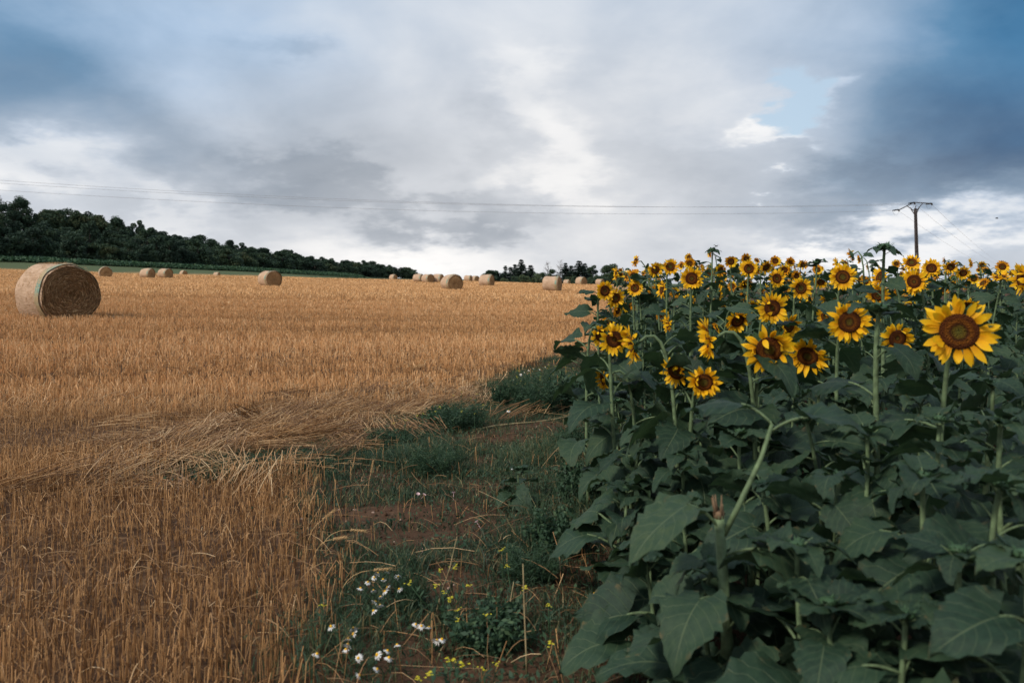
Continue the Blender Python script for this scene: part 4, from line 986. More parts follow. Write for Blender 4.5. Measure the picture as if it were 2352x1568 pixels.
# bindweed blossoms, stones, wheat ears, fallen stalk
for k, (px, py) in enumerate(((960, 1148), (973, 1150), (972, 1283), (1042, 1146), (1096, 1216))):
    x_, y_ = at(px, py); b = MB(); N = 10; V = [(0, 0, 0)] + [(0.013 * math.cos(i * 2 * math.pi / N), 0.013 * math.sin(i * 2 * math.pi / N), 0.011) for i in range(N)]
    b.add(V, [(0, 1 + i, 1 + (i + 1) % N) for i in range(N)]); b.tube([(0, 0, 0), (0.004, 0.01, -0.05)], 0.0015, 4)
    tag(obj('bindweed_flower', b.mesh('bindweed_flower', [M['pink']]), None, (x_, y_, gz(x_, y_) + 0.045), (0.5, 0.2, k)), 'small pale pink bindweed flower low among the verge weeds', 'flower', 'bindweed flowers on the verge')
sm = []
for k in range(3):
    rg = np.random.default_rng(90 + k); b = MB(); V = []; 
    for i in range(5):
        for j in range(8):
            th = math.pi * (i + 0.5) / 5; ph = j * math.pi / 4; r_ = 1 + rg.normal(0, 0.12); V.append((r_ * math.sin(th) * math.cos(ph), r_ * math.sin(th) * math.sin(ph) * 0.8, r_ * 0.6 * math.cos(th)))
    Fq = [(i * 8 + j, (i + 1) * 8 + j, (i + 1) * 8 + (j + 1) % 8, i * 8 + (j + 1) % 8) for i in range(4) for j in range(8)] + [tuple(range(8)), tuple(range(39, 31, -1))]
    b.add(V, Fq); sm.append(b.mesh('stone', [M['stone']], False))
for k in range(30):
    (cx_, cy_), rx, ry = SOIL[int(rgd.integers(0, len(SOIL)))]; x_ = cx_ + rgd.normal(0, rx * 0.5); y_ = cy_ + rgd.normal(0, ry * 0.5)
    tag(obj('stone', sm[k % 3], None, (x_, y_, gz(x_, y_) + 0.004), (0, 0, rgd.uniform(0, 6)), rgd.uniform(0.006, 0.018)), 'small stone lying on bare reddish soil of the verge', 'stone', 'small stones on the bare soil')
def ear_mesh(seed):
    rg = np.random.default_rng(seed); b = MB()
    for i in range(20):
        a = i * 2.4; o = Vector((math.cos(a), math.sin(a), 0)); c = Vector((0, 0, i * 0.0042)) + o * 0.0015
        b.tube([c, c + o * 0.0028 + Vector((0, 0, 0.006)), c + o * 0.003 + Vector((0, 0, 0.012))], [0.0012, 0.0026, 0.0006], 5, 0, rg.random())
        b.tube([c + o * 0.003 + Vector((0, 0, 0.011)), c + o * rg.uniform(0.006, 0.014) + Vector((0, 0, 0.045))], [0.0005, 0.0002], 3, cap=False)
    return b.mesh('ear', [M['ear']])
EAR = ear_mesh(1)
for px, py, hh, tilt, lab in ((708, 1245, 0.30, 0.3, 'wheat stalk with pale ear beside the bare soil'), (735, 1300, 0.24, 1.6, 'bent wheat stalk with whitish drooping ear over bare soil'), (700, 1330, 0.33, 0.9, 'wheat stalk with ear at the corner of the near stubble'), (715, 1350, 0.30, 1.3, 'wheat stalk with drooping ear above the daisies'), (780, 1400, 0.22, 1.5, 'wheat stalk with low ear beside the daisies'),
                          (845, 1150, 0.20, 0.2, 'upright wheat ear on the weedy strip')):
    x_, y_ = at(px, py); t_ = thing('wheat_stalk', lab, 'wheat', (x_, y_, gz(x_, y_)), rgd.uniform(-0.6, 0.6)); b = MB(); pts = []
    for i in range(9):
        f = i / 8; a = tilt * f ** 3; pts.append((0.10 * tilt * f ** 3, 0, hh * f * (1 - 0.12 * tilt * f ** 4)))
    b.tube(pts, 0.0013, 5); obj('stalk', b.mesh('stalk', [M['ear']]), t_); obj('ear', EAR, t_, pts[-1], (0, tilt, 0), 1.0)
for (p0, p1, r_, lab) in (((1085, 990), (1350, 955), 0.011, 'long pale broken sunflower stalk lying on bare soil'), ((1155, 1455), (1205, 1350), 0.0035, 'stiff dry straw leaning in the near weeds'), ((1210, 1560), (1192, 1310), 0.004, 'upright dry stalk standing in the near weeds'), ((1000, 1420), (1100, 1245), 0.0035, 'dry stalk leaning over bare soil near the camomile'), ((1060, 1460), (1225, 1420), 0.003, 'dry straw lying across the near weeds')):
    a = at(*p0); c = at(*p1) if p0[1] - p1[1] < 60 else at((p0[0] + p1[0]) / 2, p0[1] - 10)
    rise = 0.02 if p0[1] - p1[1] < 60 else EYE - (p1[1] - HY) / F * c[1] - gz(*c)
    b = MB(); A = Vector((a[0], a[1], gz(*a) + 0.015)); B = Vector((c[0], c[1], gz(*c) + 0.015 + max(rise, 0.0)))
    b.tube([A.lerp(B, k / 6) + Vector((0, 0, 0.012 * math.sin(k * 1.3))) for k in range(7)], [r_ * (1 - 0.08 * k) for k in range(7)], 6)
    tag(obj('dry_stalk', b.mesh('dry_stalk', [M['dead_stalk']])), lab, 'stalk')

# ---------------------------------------------------------------- sunflowers
def leaf_mesh(seed, droop, fold, petiole):
    """blade and its stalk; grows along +x from the stem"""
    rg = np.random.default_rng(seed); NU, NW = 15, 4
    V, Fs, al, ac, mi = [], [], [], [], []
    n = 5; pp = []
    for i in range(6):
        f = i / 5; pp.append((petiole * f * math.cos(0.5), 0, petiole * (0.75 * f - 0.35 * f * f)))
    for i, p in enumerate(pp):
        for k in range(n):
            a = 2 * math.pi * k / n; r_ = 0.026 * (1 - 0.35 * i / 5); V.append((p[0], p[1] + math.cos(a) * r_, p[2] + math.sin(a) * r_)); al.append(0.0); ac.append(0.0)
    for i in range(5):
        for k in range(n): Fs.append((i * n + k, i * n + (k + 1) % n, (i + 1) * n + (k + 1) % n, (i + 1) * n + k)); mi.append(1)
    o = len(V); px0, pz0 = pp[-1][0], pp[-1][2]
    wob = rg.uniform(0, 6.28, 4)
    for i in range(NU):
        u = i / (NU - 1)
        wd = 0.46 * (math.sin(math.pi * min(1, u ** 0.62)) ** 0.85) * (1 - 0.25 * u) + 0.0
        if i == 0: wd = 0.17
        tooth = 1 + (0.09 if i % 2 else -0.05)
        for j in range(-NW, NW + 1):
            v = j / NW; xx = u - 0.20 * abs(v) * (1 - u) ** 2 * (1.2 if i < 3 else 1.0); yy = v * wd * (tooth if abs(j) == NW else 1)
            ang = droop[0] + (droop[1] - droop[0]) * u
            cz = math.sin(droop[0]) * u + (math.sin(droop[1]) - math.sin(droop[0])) * u * u / 2
            cx_ = xx * (0.55 + 0.45 * math.cos(ang))
            zz = cz + fold * abs(yy) * (1 - 0.4 * u) + 0.05 * math.sin(9 * u + wob[0] + 2 * v) * abs(v) + 0.035 * math.sin(5 * yy * 6 + wob[1]) * abs(v) + 0.02 * math.sin(22 * u + 5 * v + wob[3]) * abs(v)
            V.append((px0 + cx_, yy + 0.05 * math.sin(3 * u + wob[2]) * u, pz0 + zz)); al.append(u); ac.append(abs(v) * 1.0)
    m_ = 2 * NW + 1
    for i in range(NU - 1):
        for j in range(2 * NW): Fs.append((o + i * m_ + j, o + (i + 1) * m_ + j, o + (i + 1) * m_ + j + 1, o + i * m_ + j + 1)); mi.append(0)
    me = npmesh('leaf', V, Fs, [M['leaf'], M['stem']], {'along': al, 'across': ac}, True, mi)
    return me
LEAF = [leaf_mesh(8, (0.2, -1.5), 0.6, 0.5), leaf_mesh(9, (-0.9, -1.5), 0.45, 0.55), leaf_mesh(10, (-0.2, -0.4), 0.1, 0.5), leaf_mesh(1, (0.1, -0.9), 0.25, 0.55), leaf_mesh(2, (-0.1, -1.1), 0.35, 0.6), leaf_mesh(3, (0.25, -0.6), 0.3, 0.45), leaf_mesh(4, (-0.35, -1.35), 0.2, 0.65), leaf_mesh(5, (0.0, -0.75), -0.15, 0.5), leaf_mesh(6, (-0.6, -1.4), 0.3, 0.6), leaf_mesh(7, (0.3, -1.0), 0.5, 0.4)]
def petal_geo(rg, curl, twist, w):
    V = []; Fs = []
    for i in range(6):
        u = i / 5; wd = w * (1.25 * math.sin(math.pi * (0.14 + 0.86 * u ** 1.15)) ** 1.0) * (1.0 if i < 5 else 0.1)
        for v in (-1, 0, 1):
            tw = twist * u * v; V.append((u * math.cos(curl * u * 0.7), v * wd, math.sin(curl * u) * 0.6 * u + 0.05 * abs(v) * (1 - u) + tw * wd))
    for i in range(5):
        for j in range(2): Fs.append((i * 3 + j, (i + 1) * 3 + j, (i + 1) * 3 + j + 1, i * 3 + j + 1))
    return V, Fs
PETAL = []
_rp = np.random.default_rng(7)
PSHAPE = [(0.15, 0.2, 0.165), (-0.4, -0.5, 0.155), (0.6, 0.4, 0.165), (-0.15, 0.8, 0.14), (1.2, -0.6, 0.17), (0.35, -0.8, 0.135)]
for cu, tw, w in PSHAPE:
    b = MB(); b.add(*petal_geo(_rp, cu, tw, w)); PETAL.append(b.mesh('petal', [M['petal']]))
def head_back(seed):
    """green cup with pointed bracts, facing +z, disc radius 1"""
    rg = np.random.default_rng(seed); b = MB(); N = 16; rings = ((0.98, 0.02), (1.02, -0.12), (0.8, -0.36), (0.4, -0.52), (0.14, -0.62))
    V = [(r_ * math.cos(2 * math.pi * k / N), r_ * math.sin(2 * math.pi * k / N), z) for r_, z in rings for k in range(N)]
    b.add(V, [(i * N + k, i * N + (k + 1) % N, (i + 1) * N + (k + 1) % N, (i + 1) * N + k) for i in range(4) for k in range(N)])
    for k in range(26):
        a = 2 * math.pi * k / 26 + rg.normal(0, 0.08); L = rg.uniform(0.55, 1.0); r0 = rg.uniform(0.8, 0.98); z0 = -0.15 - 0.12 * (k % 2); c, s = math.cos(a), math.sin(a); w = 0.17; up = rg.uniform(-0.25, 0.3)
        b.add([(c * r0 + s * w, s * r0 - c * w, z0), (c * r0 - s * w, s * r0 + c * w, z0), (c * (r0 + L * 0.5) - s * w * 0.8, s * (r0 + L * 0.5) + c * w * 0.8, z0 + up * 0.3), (c * (r0 + L * 0.5) + s * w * 0.8, s * (r0 + L * 0.5) - c * w * 0.8, z0 + up * 0.3), (c * (r0 + L), s * (r0 + L), z0 + up)], [(0, 1, 2, 3), (3, 2, 4)])
    return b.mesh('flower_head', [M['bract']])
def bud_mesh(seed):
    rg = np.random.default_rng(seed); b = MB(); N = 12; rings = ((0.2, -0.55), (0.85, -0.35), (1.05, 0.0), (0.8, 0.3), (0.3, 0.45))
    V = [(r_ * math.cos(2 * math.pi * k / N), r_ * math.sin(2 * math.pi * k / N), z) for r_, z in rings for k in range(N)]
    b.add(V, [(i * N + k, i * N + (k + 1) % N, (i + 1) * N + (k + 1) % N, (i + 1) * N + k) for i in range(4) for k in range(N)] + [tuple(range(4 * N, 5 * N))])
    for k in range(40):
        a = rg.uniform(0, 6.283); z0 = rg.uniform(-0.3, 0.35); r0 = 0.95 - 0.5 * max(z0, 0); L = rg.uniform(0.5, 0.95); c, s = math.cos(a), math.sin(a); w = 0.15; up = rg.uniform(0.1, 0.8)
        b.add([(c * r0 + s * w, s * r0 - c * w, z0), (c * r0 - s * w, s * r0 + c * w, z0), (c * (r0 + L * 0.75), s * (r0 + L * 0.75), z0 + up * L)], [(0, 1, 2)])
    return b.mesh('flower_bud', [M['bract']])
def disc_mesh():
    b = MB(); N = 28; rings = [(0.12, 0.02), (0.35, 0.075), (0.55, 0.13), (0.75, 0.15), (0.92, 0.11), (1.0, 0.02)]
    V = [(0, 0, 0.015)] + [(r_ * math.cos(2 * math.pi * k / N), r_ * math.sin(2 * math.pi * k / N), z) for r_, z in rings for k in range(N)]
    b.add(V, [(0, 1 + k, 1 + (k + 1) % N) for k in range(N)] + [(1 + i * N + k, 1 + (i + 1) * N + k, 1 + (i + 1) * N + (k + 1) % N, 1 + i * N + (k + 1) % N) for i in range(5) for k in range(N)])
    return b.mesh('seed_disc', [M['disc']])
BACK = [head_back(1), head_back(2)]; BUD = [bud_mesh(1), bud_mesh(2)]; DISC = disc_mesh()
def petal_params(rg, wild=0.0):
    out = []; n = int(rg.integers(36, 46))
    for k in range(n):
        if rg.random() < 0.05 + 0.1 * wild: continue
        a = 2 * math.pi * k / n + rg.normal(0, 0.07 + 0.05 * wild); L = rg.uniform(0.82, 1.18) * (1.0 if k % 2 else 0.92)
        tilt = rg.normal(0.12 if k % 2 else -0.02, 0.16 + 0.35 * wild)
        if rg.random() < 0.12 + 0.3 * wild: tilt += rg.uniform(0.3, 1.1)
        q = int(rg.choice(6, p=[0.34, 0.16, 0.2, 0.12, 0.08, 0.10])); out.append((a, L, tilt, q))
    return out
def ring_mesh(seed):
    rg = np.random.default_rng(seed); b = MB()
    for a, L, tilt, q in petal_params(rg, 0.1 + 0.12 * (seed % 4)):
        V, Fs = petal_geo(rg, *PSHAPE[q]); mt = Matrix.Rotation(a, 4, 'Z') @ Matrix.Translation((0.94, 0, 0.0)) @ Matrix.Rotation(-tilt, 4, 'Y') @ Matrix.Diagonal((1.06 * L, 1.06, 1.06, 1))
        b.add([mt @ Vector(v) for v in V], Fs)
    return b.mesh('petal_ring', [M['petal']])
RING = [ring_mesh(s) for s in range(300, 308)]
rs = np.random.default_rng(99)
def bez(P, t):
    u = 1 - t; return P[0] * u ** 3 + P[1] * 3 * u * u * t + P[2] * 3 * u * t * t + P[3] * t ** 3
def build_sunflower(label, group, cen, nrm, size, near=True, n_leaf=13, leaf_size=0.25, kind='bloom', wild=0.0, root_xy=None, thick=1.0):
    cen = Vector(cen); nrm = Vector(nrm).normalized()
    back = Vector((nrm.x, nrm.y, 0)); 
    if root_xy is None: root_xy = (cen.x - back.x * 0.20 + rs.normal(0, 0.05), cen.y - back.y * 0.20 + rs.normal(0, 0.05))
    rt = Vector((root_xy[0], root_xy[1], gz(*root_xy)))
    t_ = thing('sunflower', label, 'sunflower', rt, 0, group)
    c = cen - rt; Hs = c.z
    Rd = size * 0.26
    tip = c - nrm * Rd * 0.5
    if kind == 'bloom': Pc = [Vector((0, 0, -0.05)), Vector((rs.normal(0, 0.04), rs.normal(0, 0.04), Hs * 0.65)), tip - nrm * 0.20 + Vector((0, 0, 0.14 * (1 - max(nrm.z, 0)) + 0.03)), tip]
    else: Pc = [Vector((0, 0, -0.05)), Vector((rs.normal(0, 0.03), rs.normal(0, 0.03), Hs * 0.4)), tip - nrm * 0.25, tip]
    b = MB(); NS = 12 if near else 8
    r0 = 0.0105 * thick * (0.8 + 0.25 * Hs)
    b.tube([bez(Pc, i / NS) for i in range(NS + 1)], [r0 * (1 - 0.42 * i / NS) for i in range(NS + 1)], 8 if near else 6)
    obj('stem', b.mesh('stem', [M['stem']]), t_)
    q_ = nrm.to_track_quat('Z', 'Y').to_matrix().to_4x4() @ Matrix.Rotation(rs.uniform(0, 6.283), 4, 'Z')
    if kind in ('bud', 'none'):
        hd = obj('flower_bud', BUD[int(rs.integers(0, 2))], t_); hd.matrix_local = Matrix.Translation(c) @ q_ @ Matrix.Scale(Rd * 1.05, 4)
        for k in range(5):
            obj('leaf', LEAF[int(rs.integers(0, len(LEAF)))], t_, bez(Pc, 0.97), (rs.normal(0, 0.1), rs.uniform(-0.5, -0.1), k * 1.257 + rs.normal(0, 0.2)), rs.uniform(0.32, 0.55) * leaf_size)
    elif kind == 'bloom':
        hd = obj('flower_head', BACK[int(rs.integers(0, 2))], t_); hd.matrix_local = Matrix.Translation(c) @ q_ @ Matrix.Scale(Rd, 4)
        obj('seed_disc', DISC, hd)
        if near:
            for a, L, tilt, k in petal_params(rs, wild):
                o = obj('petal', PETAL[k], hd); o.matrix_local = Matrix.Rotation(a, 4, 'Z') @ Matrix.Translation((0.94, 0, 0.0)) @ Matrix.Rotation(-tilt, 4, 'Y') @ Matrix.Diagonal((1.06 * L, 1.06, 1.06, 1))
        else:
            obj('petal_ring', RING[int(rs.integers(0, len(RING)))], hd, None, (0, 0, rs.uniform(0, 6.28)))
    a0 = rs.uniform(0, 6.283)
    for k in range(n_leaf):
        f = (k + 0.5) / n_leaf; tt_ = 0.12 + (0.62 if kind == 'bloom' else 0.86) * f
        p = bez(Pc, tt_); sz = leaf_size * rs.uniform(0.8, 1.2) * float(np.interp(f, [0, 0.3, 0.6, 1.0], [0.95, 1.15, 1.0, 0.66 if kind == 'bloom' else 0.45]))
        la_ = a0 + k * 2.4
        if kind == 'bloom' and f > 0.55 and math.cos(la_ - math.atan2(nrm.y, nrm.x)) > 0.3: la_ += math.pi
        o = obj('leaf', LEAF[int(rs.integers(0, len(LEAF)))], t_, p, (rs.normal(0, 0.35), rs.normal(-0.05 - 0.25 * (f - 0.4), 0.16), la_ + rs.normal(0, 0.3)), sz)
    return t_
def face_dir(az_deg, pitch, x, y):
    """az 0 looks back at the camera's side, positive turns to the east (picture right)"""
    base = math.atan2(-y, -x); a = base + R(az_deg); return Vector((math.cos(a) * math.cos(R(pitch)), math.sin(a) * math.cos(R(pitch)), math.sin(R(pitch))))
HEROES = []    # sight line, apparent width, true width, facing, pitch, petal disorder, label
def z3(zx, zy, dm, azd, pit=-8, wild=0.1, s=0.20, lab=None): HEROES.append((1286.3 + .2344 * zx, 532.9 + .2344 * zy, dm * .2344, s, azd, pit, wild, lab))
def z4(zx, zy, dm, azd, pit=-8, wild=0.1, s=0.20, lab=None): HEROES.append((1800.8 + .2344 * zx, 532.9 + .2344 * zy, dm * .2344, s, azd, pit, wild, lab))
z4(1715, 975, 690, 3, -4, 0.15, 0.25, 'largest sunflower, fully open with broad brown disc, looking straight out of the field')
z3(2050, 1150, 520, 12, -18, 0.9, 0.23, 'tousled sunflower with petals folded over its big dark disc')
z4(640, 880, 430, 18, -6, 0.2, 0.21, 'big open sunflower with a green leaf hanging across its disc')
z4(230, 1215, 400, -12, -22, 0.6, 0.21, 'nodding sunflower with big dark disc and few short petals, beside the tousled one')
z3(1455, 1050, 440, -82, -5, 0.35, 0.20, 'sunflower seen exactly edge-on, petals pointing up, above the lower leaves')
z3(700, 1110, 400, -78, -12, 0.4, 0.19, 'edge-on sunflower with drooping lower petals at the field corner')
z3(530, 1050, 320, 14, -8, 0.5, 0.17, 'sunflower with orange-brown oval disc at the field corner')
z3(400, 1010, 240, 28, -12, 0.4, 0.155, 'sunflower overlapped by the orange-disc bloom at the field corner')
z3(420, 1450, 240, -72, -12, 0.5, 0.135, 'lowest sunflower at the edge of the weedy verge, seen edge-on')
z3(1130, 1370, 330, -30, -26, 0.5, 0.155, 'drooping sunflower half covered by a broad leaf, low in the field edge')
z3(1410, 1470, 350, 5, -16, 0.5, 0.155, 'low sunflower with a leaf lying over its tawny disc')
z3(2080, 745, 320, 22, -5, 0.25, 0.20, 'tall open sunflower with long loose petals in the middle of the field')
z3(1740, 870, 270, 28, -28, 0.4, 0.19, 'sunflower tipped downward with curled petals')
z3(2240, 930, 290, 48, -24, 0.5, 0.20, 'sunflower turned to one side with petals bent over its disc')
z3(1060, 915, 210, -72, -8, 0.4, 0.18, 'small edge-on sunflower on a hooked stem')
z3(1290, 455, 240, 2, -4, 0.1, 0.20, 'fully open sunflower with round brown disc, standing clear above the leaves')
z3(1850, 360, 190, 2, 0, 0.08, 0.20, 'fully open sunflower near the skyline with green-centred disc')
z3(440, 575, 205, 28, -4, 0.12, 0.18, 'open sunflower on the outermost plant, against the stubble field')
z3(545, 645, 200, 34, -8, 0.15, 0.18, 'sunflower just below and beside the outermost bloom')
z3(550, 410, 165, -80, 0, 0.2, 0.18, 'edge-on sunflower against the rounded tree')
z3(740, 285, 125, -62, 10, 0.3, 0.18, 'sunflower turned away showing its green back against the sky')
z4(575, 440, 265, 0, -2, 0.1, 0.21, 'wide open round sunflower below the skyline, seen full face')
z4(165, 550, 225, 22, -5, 0.12, 0.20, 'open sunflower with narrow oval disc beside the full-face bloom')
z4(1275, 485, 260, -14, -4, 0.1, 0.20, 'open sunflower with oval disc just beneath the power pole')
z4(1445, 355, 190, 3, 4, 0.08, 0.20, 'round-faced sunflower close to the foot of the power pole')
z4(1250, 300, 185, 0, 32, 0.2, 0.20, 'sunflower tilted skyward at the foot of the power pole')
z4(940, 440, 230, -58, 18, 0.2, 0.19, 'sunflower turned aside on the tall thick stem, green back showing')
z4(920, 620, 230, 0, -25, 0.3, 0.19, 'sunflower hanging under the turned-aside bloom, half hidden by a leaf')
z4(400, 830, 200, -50, -10, 0.5, 0.18, 'ragged sunflower beside the big leaf-crossed bloom')
z4(1110, 1040, 340, 28, -14, 0.4, 0.20, 'dark-disced sunflower behind a thick upright stem')
z4(1810, 730, 230, 0, -45, 0.5, 0.19, 'sunflower right behind the largest bloom, petals curling over')
z4(2330, 470, 330, -62, -4, 0.3, 0.20, 'sunflower seen edge-on beyond the largest bloom, ragged petals')
z4(2120, 440, 190, -10, 68, 0.3, 0.19, 'sunflower facing the sky on a dark thick stem')
z4(1950, 500, 130, -40, 40, 0.3, 0.18, 'small sunflower tilted up before the sky-facing one')
z4(440, 660, 180, 0, -58, 0.4, 0.18, 'sunflower bowed right down in the middle of the field')
z3(1900, 735, 150, -30, -20, 0.5, 0.17, 'small half-hidden sunflower behind the loose-petalled tall bloom')
FAR_H = [('3', 565, 770, 140, 40), ('3', 720, 430, 140, -20), ('3', 735, 550, 170, 25), ('3', 935, 370, 160, 20), ('3', 1080, 340, 175, 35), ('3', 1000, 560, 190, -70), ('3', 915, 590, 130, 0), ('3', 1260, 250, 95, -40), ('3', 1465, 215, 85, -40), ('3', 1675, 290, 130, 0), ('3', 1570, 375, 140, 20), ('3', 1825, 260, 120, 10), ('3', 2020, 345, 150, 20), ('3', 2110, 285, 120, 30), ('3', 2255, 300, 100, 0), ('3', 2125, 455, 190, 2), ('3', 1550, 495, 110, 40), ('3', 1565, 590, 160, 38), ('3', 1690, 530, 110, 10), ('3', 1800, 620, 130, 30), ('3', 2215, 600, 150, -40), ('3', 480, 870, 140, 10), ('3', 1040, 1170, 150, -60), ('3', 660, 430, 120, -30), ('3', 860, 360, 90, -70), ('3', 990, 340, 80, 0), ('3', 1190, 330, 95, -50), ('3', 1270, 310, 120, 0), ('3', 1400, 350, 100, -50), ('3', 1930, 280, 70, 0), ('3', 2200, 370, 120, 10), ('3', 1940, 370, 110, 20), ('3', 1430, 600, 90, 10), ('3', 1890, 870, 130, 0), ('3', 1520, 690, 90, 20), ('3', 730, 740, 80, 10),
         ('4', 60, 290, 100, 10), ('4', 185, 320, 110, 0), ('4', 510, 310, 130, -40), ('4', 660, 225, 140, -78), ('4', 735, 270, 95, -60), ('4', 1635, 340, 150, 15), ('4', 1755, 400, 145, 10), ('4', 1440, 520, 140, 30), ('4', 1570, 285, 90, -50), ('4', 1830, 310, 105, -60), ('4', 2140, 340, 135, 10), ('4', 1940, 325, 90, 0), ('4', 2310, 370, 110, -20), ('4', 40, 625, 130, -50), ('4', 330, 370, 110, 10), ('4', 240, 660, 110, 20), ('4', 1770, 530, 90, 0), ('4', 120, 430, 120, 20), ('4', 30, 390, 110, 10), ('4', 590, 300, 90, -30), ('4', 1100, 310, 90, 10), ('4', 1860, 460, 110, 10), ('4', 2240, 400, 90, 10), ('4', 2300, 380, 90, -10), ('4', 860, 640, 70, 0), ('4', 1010, 640, 90, 10)]
for (w_, zx, zy, dm, azd) in FAR_H: (z3 if w_ == '3' else z4)(zx, zy, dm, azd * 1.2 + float(rs.normal(0, 26)), float(rs.normal(-8, 14)), 0.35, 0.185, None)
SHORT = ['the largest bloom', 'the tousled bloom', 'the leaf-crossed bloom', 'the nodding dark-disced bloom', 'the tall edge-on bloom', 'the corner edge-on bloom', 'the orange-disced bloom', 'the overlapped corner bloom', 'the lowest verge bloom', 'the leaf-covered drooping bloom', 'the low tawny bloom', 'the loose-petalled bloom', 'the tipped-down bloom', 'the bent-petalled bloom', 'the hooked-stem bloom', 'the clear brown-disced bloom', 'the green-centred skyline bloom', 'the outermost bloom', 'the bloom below the outermost', 'the bloom before the rounded tree', 'the green-backed bloom', 'the full-face round bloom', 'the narrow-disced bloom', 'the bloom under the pole', 'the round bloom by the pole', 'the skyward bloom by the pole', 'the turned-aside tall bloom', 'the half-hidden hanging bloom', 'the ragged bloom', 'the bloom behind the thick stem', 'the bloom behind the largest', 'the ragged edge-on bloom', 'the sky-facing bloom', 'the small tilted bloom', 'the bowed mid-field bloom', 'the small half-hidden bloom']
for k in range(18):
    (z3 if k < 12 else z4)(float(rs.uniform(560, 2300)) if k < 12 else float(rs.uniform(0, 1700)), float(rs.uniform(470, 820)), float(rs.uniform(95, 165)), float(rs.normal(-5, 50)), float(rs.normal(-12, 16)), 0.4, 0.175, None)
def where_words(x, y, z):
    u = CX + F * x / y; v = HY - F * (z - EYE) / y; best = None
    for (px, py, dm, s, *_r), nm in zip(HEROES, SHORT):
        d = math.hypot(px - u, py - v)
        if best is None or d < best[0]: best = (d, s * F / dm, nm)
    rel = 'behind' if y > best[1] + 0.7 else ('in front of' if y < best[1] - 0.7 else 'beside')
    return rel + ' ' + best[2]
def auto_label(azd, pit, x, y, z):
    face = 'seen edge-on' if abs(azd) > 48 else ('facing the stubble' if azd < -12 else ('facing straight out' if azd < 16 else 'turned slightly aside'))
    head = 'bowed' if pit < -14 else ('upturned' if pit > 6 else 'upright')
    tall = 'skyline ' if z > 1.72 else ('' if z > 1.3 else 'low ')
    return '%s %ssunflower %s, %s' % (head, tall, face, where_words(x, y, z))
placed = []
def clear_of_blooms(u, v, D):
    for (px, py, dm, s_, *_r) in HEROES[:36]:
        if D < s_ * F / dm and abs(u - px) < 25 + 0.30 * F / D: v = max(v, py + 0.5 * dm + 0.13 * F / D)
    return min(v, HY + (EYE - 0.38) / D * F)
for (px, py, dm, s, azd, pit, wild, lab) in HEROES:
    D = s * F / dm
    D = min(max(D, 2.4), 26.0)
    x_, y_ = at(px, 0, D); z_ = EYE - (py - HY) / F * D
    near = dm > 33
    l_ = lab or auto_label(azd, pit, x_, y_, z_)
    build_sunflower(l_, 'sunflowers in bloom', (x_, y_, z_), face_dir(azd, pit, x_, y_), s, near, 11 if lab else 9, 0.22 if D < 6 else 0.20, 'bloom', wild)
    placed.append((x_, y_))
# plants not yet in flower and short plants at the near corner
def green_plant(px, py, D, kind, size, lab, nl=12, ls=0.26, root=None, tilt=(0, 0), thick=1.0, group='sunflowers not yet in bloom'):
    x_, y_ = at(px, 0, D); z_ = EYE - (py - HY) / F * D
    build_sunflower(lab, group, (x_, y_, z_), Vector((tilt[0], tilt[1], 1)), size, True, nl, ls, kind, 0, root or (x_ + rs.normal(0, 0.04), y_ + rs.normal(0, 0.04)), thick); placed.append((x_, y_))
green_plant(2032, 566, 5.6, 'bud', 0.17, 'tallest sunflower with a closed spiky green bud above the others', 14, 0.20, None, (0, -0.2), 1.3)
green_plant(1876, 602, 7.5, 'bud', 0.13, 'sunflower with a small closed bud poking into the skyline', 9, 0.20)
green_plant(1636, 573, 9.0, 'bud', 0.15, 'sunflower with dark bud above the open skyline blooms', 9, 0.20)
green_plant(2020, 705, 3.1, 'bud', 0.13, 'tall sunflower with thick pale stem and a small dark bud in front of the blooms', 7, 0.24, None, (0.1, -0.1), 1.25)
green_plant(2007, 1272, 2.45, 'bud', 0.10, 'young sunflower seen from above, starry leaves round a tiny bud', 9, 0.24)
green_plant(1190, 1075, 5.3, 'bud', 0.07, 'small lone young sunflower growing in the weeds of the verge', 8, 0.16, None, (0, 0), 0.7)
NEARG = [(1480, 960, 3.9), (1560, 1010, 3.5), (1700, 960, 3.3), (1850, 930, 3.2), (1990, 960, 2.9), (2160, 930, 2.7), (2300, 930, 2.5), (1750, 1080, 2.75), (1930, 1060, 2.55), (2120, 1060, 2.3), (2300, 1080, 2.1), (1560, 1120, 3.0), (1830, 1220, 2.2), (2200, 1230, 1.95), (1480, 1230, 2.9), (1640, 1260, 2.45), (2350, 1240, 1.75), (1440, 1090, 3.7), (1600, 930, 4.4), (1420, 970, 5.0), (1770, 910, 4.2), (1960, 880, 4.0), (2120, 880, 3.6), (2280, 850, 3.3), (2420, 900, 2.9), (2400, 700, 4.2), (1900, 1350, 2.05), (2080, 1380, 1.9), (1420, 890, 6.5), (1500, 850, 5.6), (1400, 850, 8.0)]
for k, (px, py, D) in enumerate(NEARG):
    py = clear_of_blooms(px, py + 30, D)
    zt_ = EYE - (py - HY) / F * D
    green_plant(px, py, D, 'none', 0.08, ('tall' if zt_ > 1.05 else ('knee-high' if zt_ < 0.55 else 'short')) + ' leafy sunflower without a flower, ' + where_words(at(px, 0, D)[0], D, zt_), 13 if D < 3.2 else 11, 0.235, None, (float(rs.normal(0, 0.15)), float(rs.normal(0, 0.15))), 1.1, 'leafy sunflower plants without flowers')
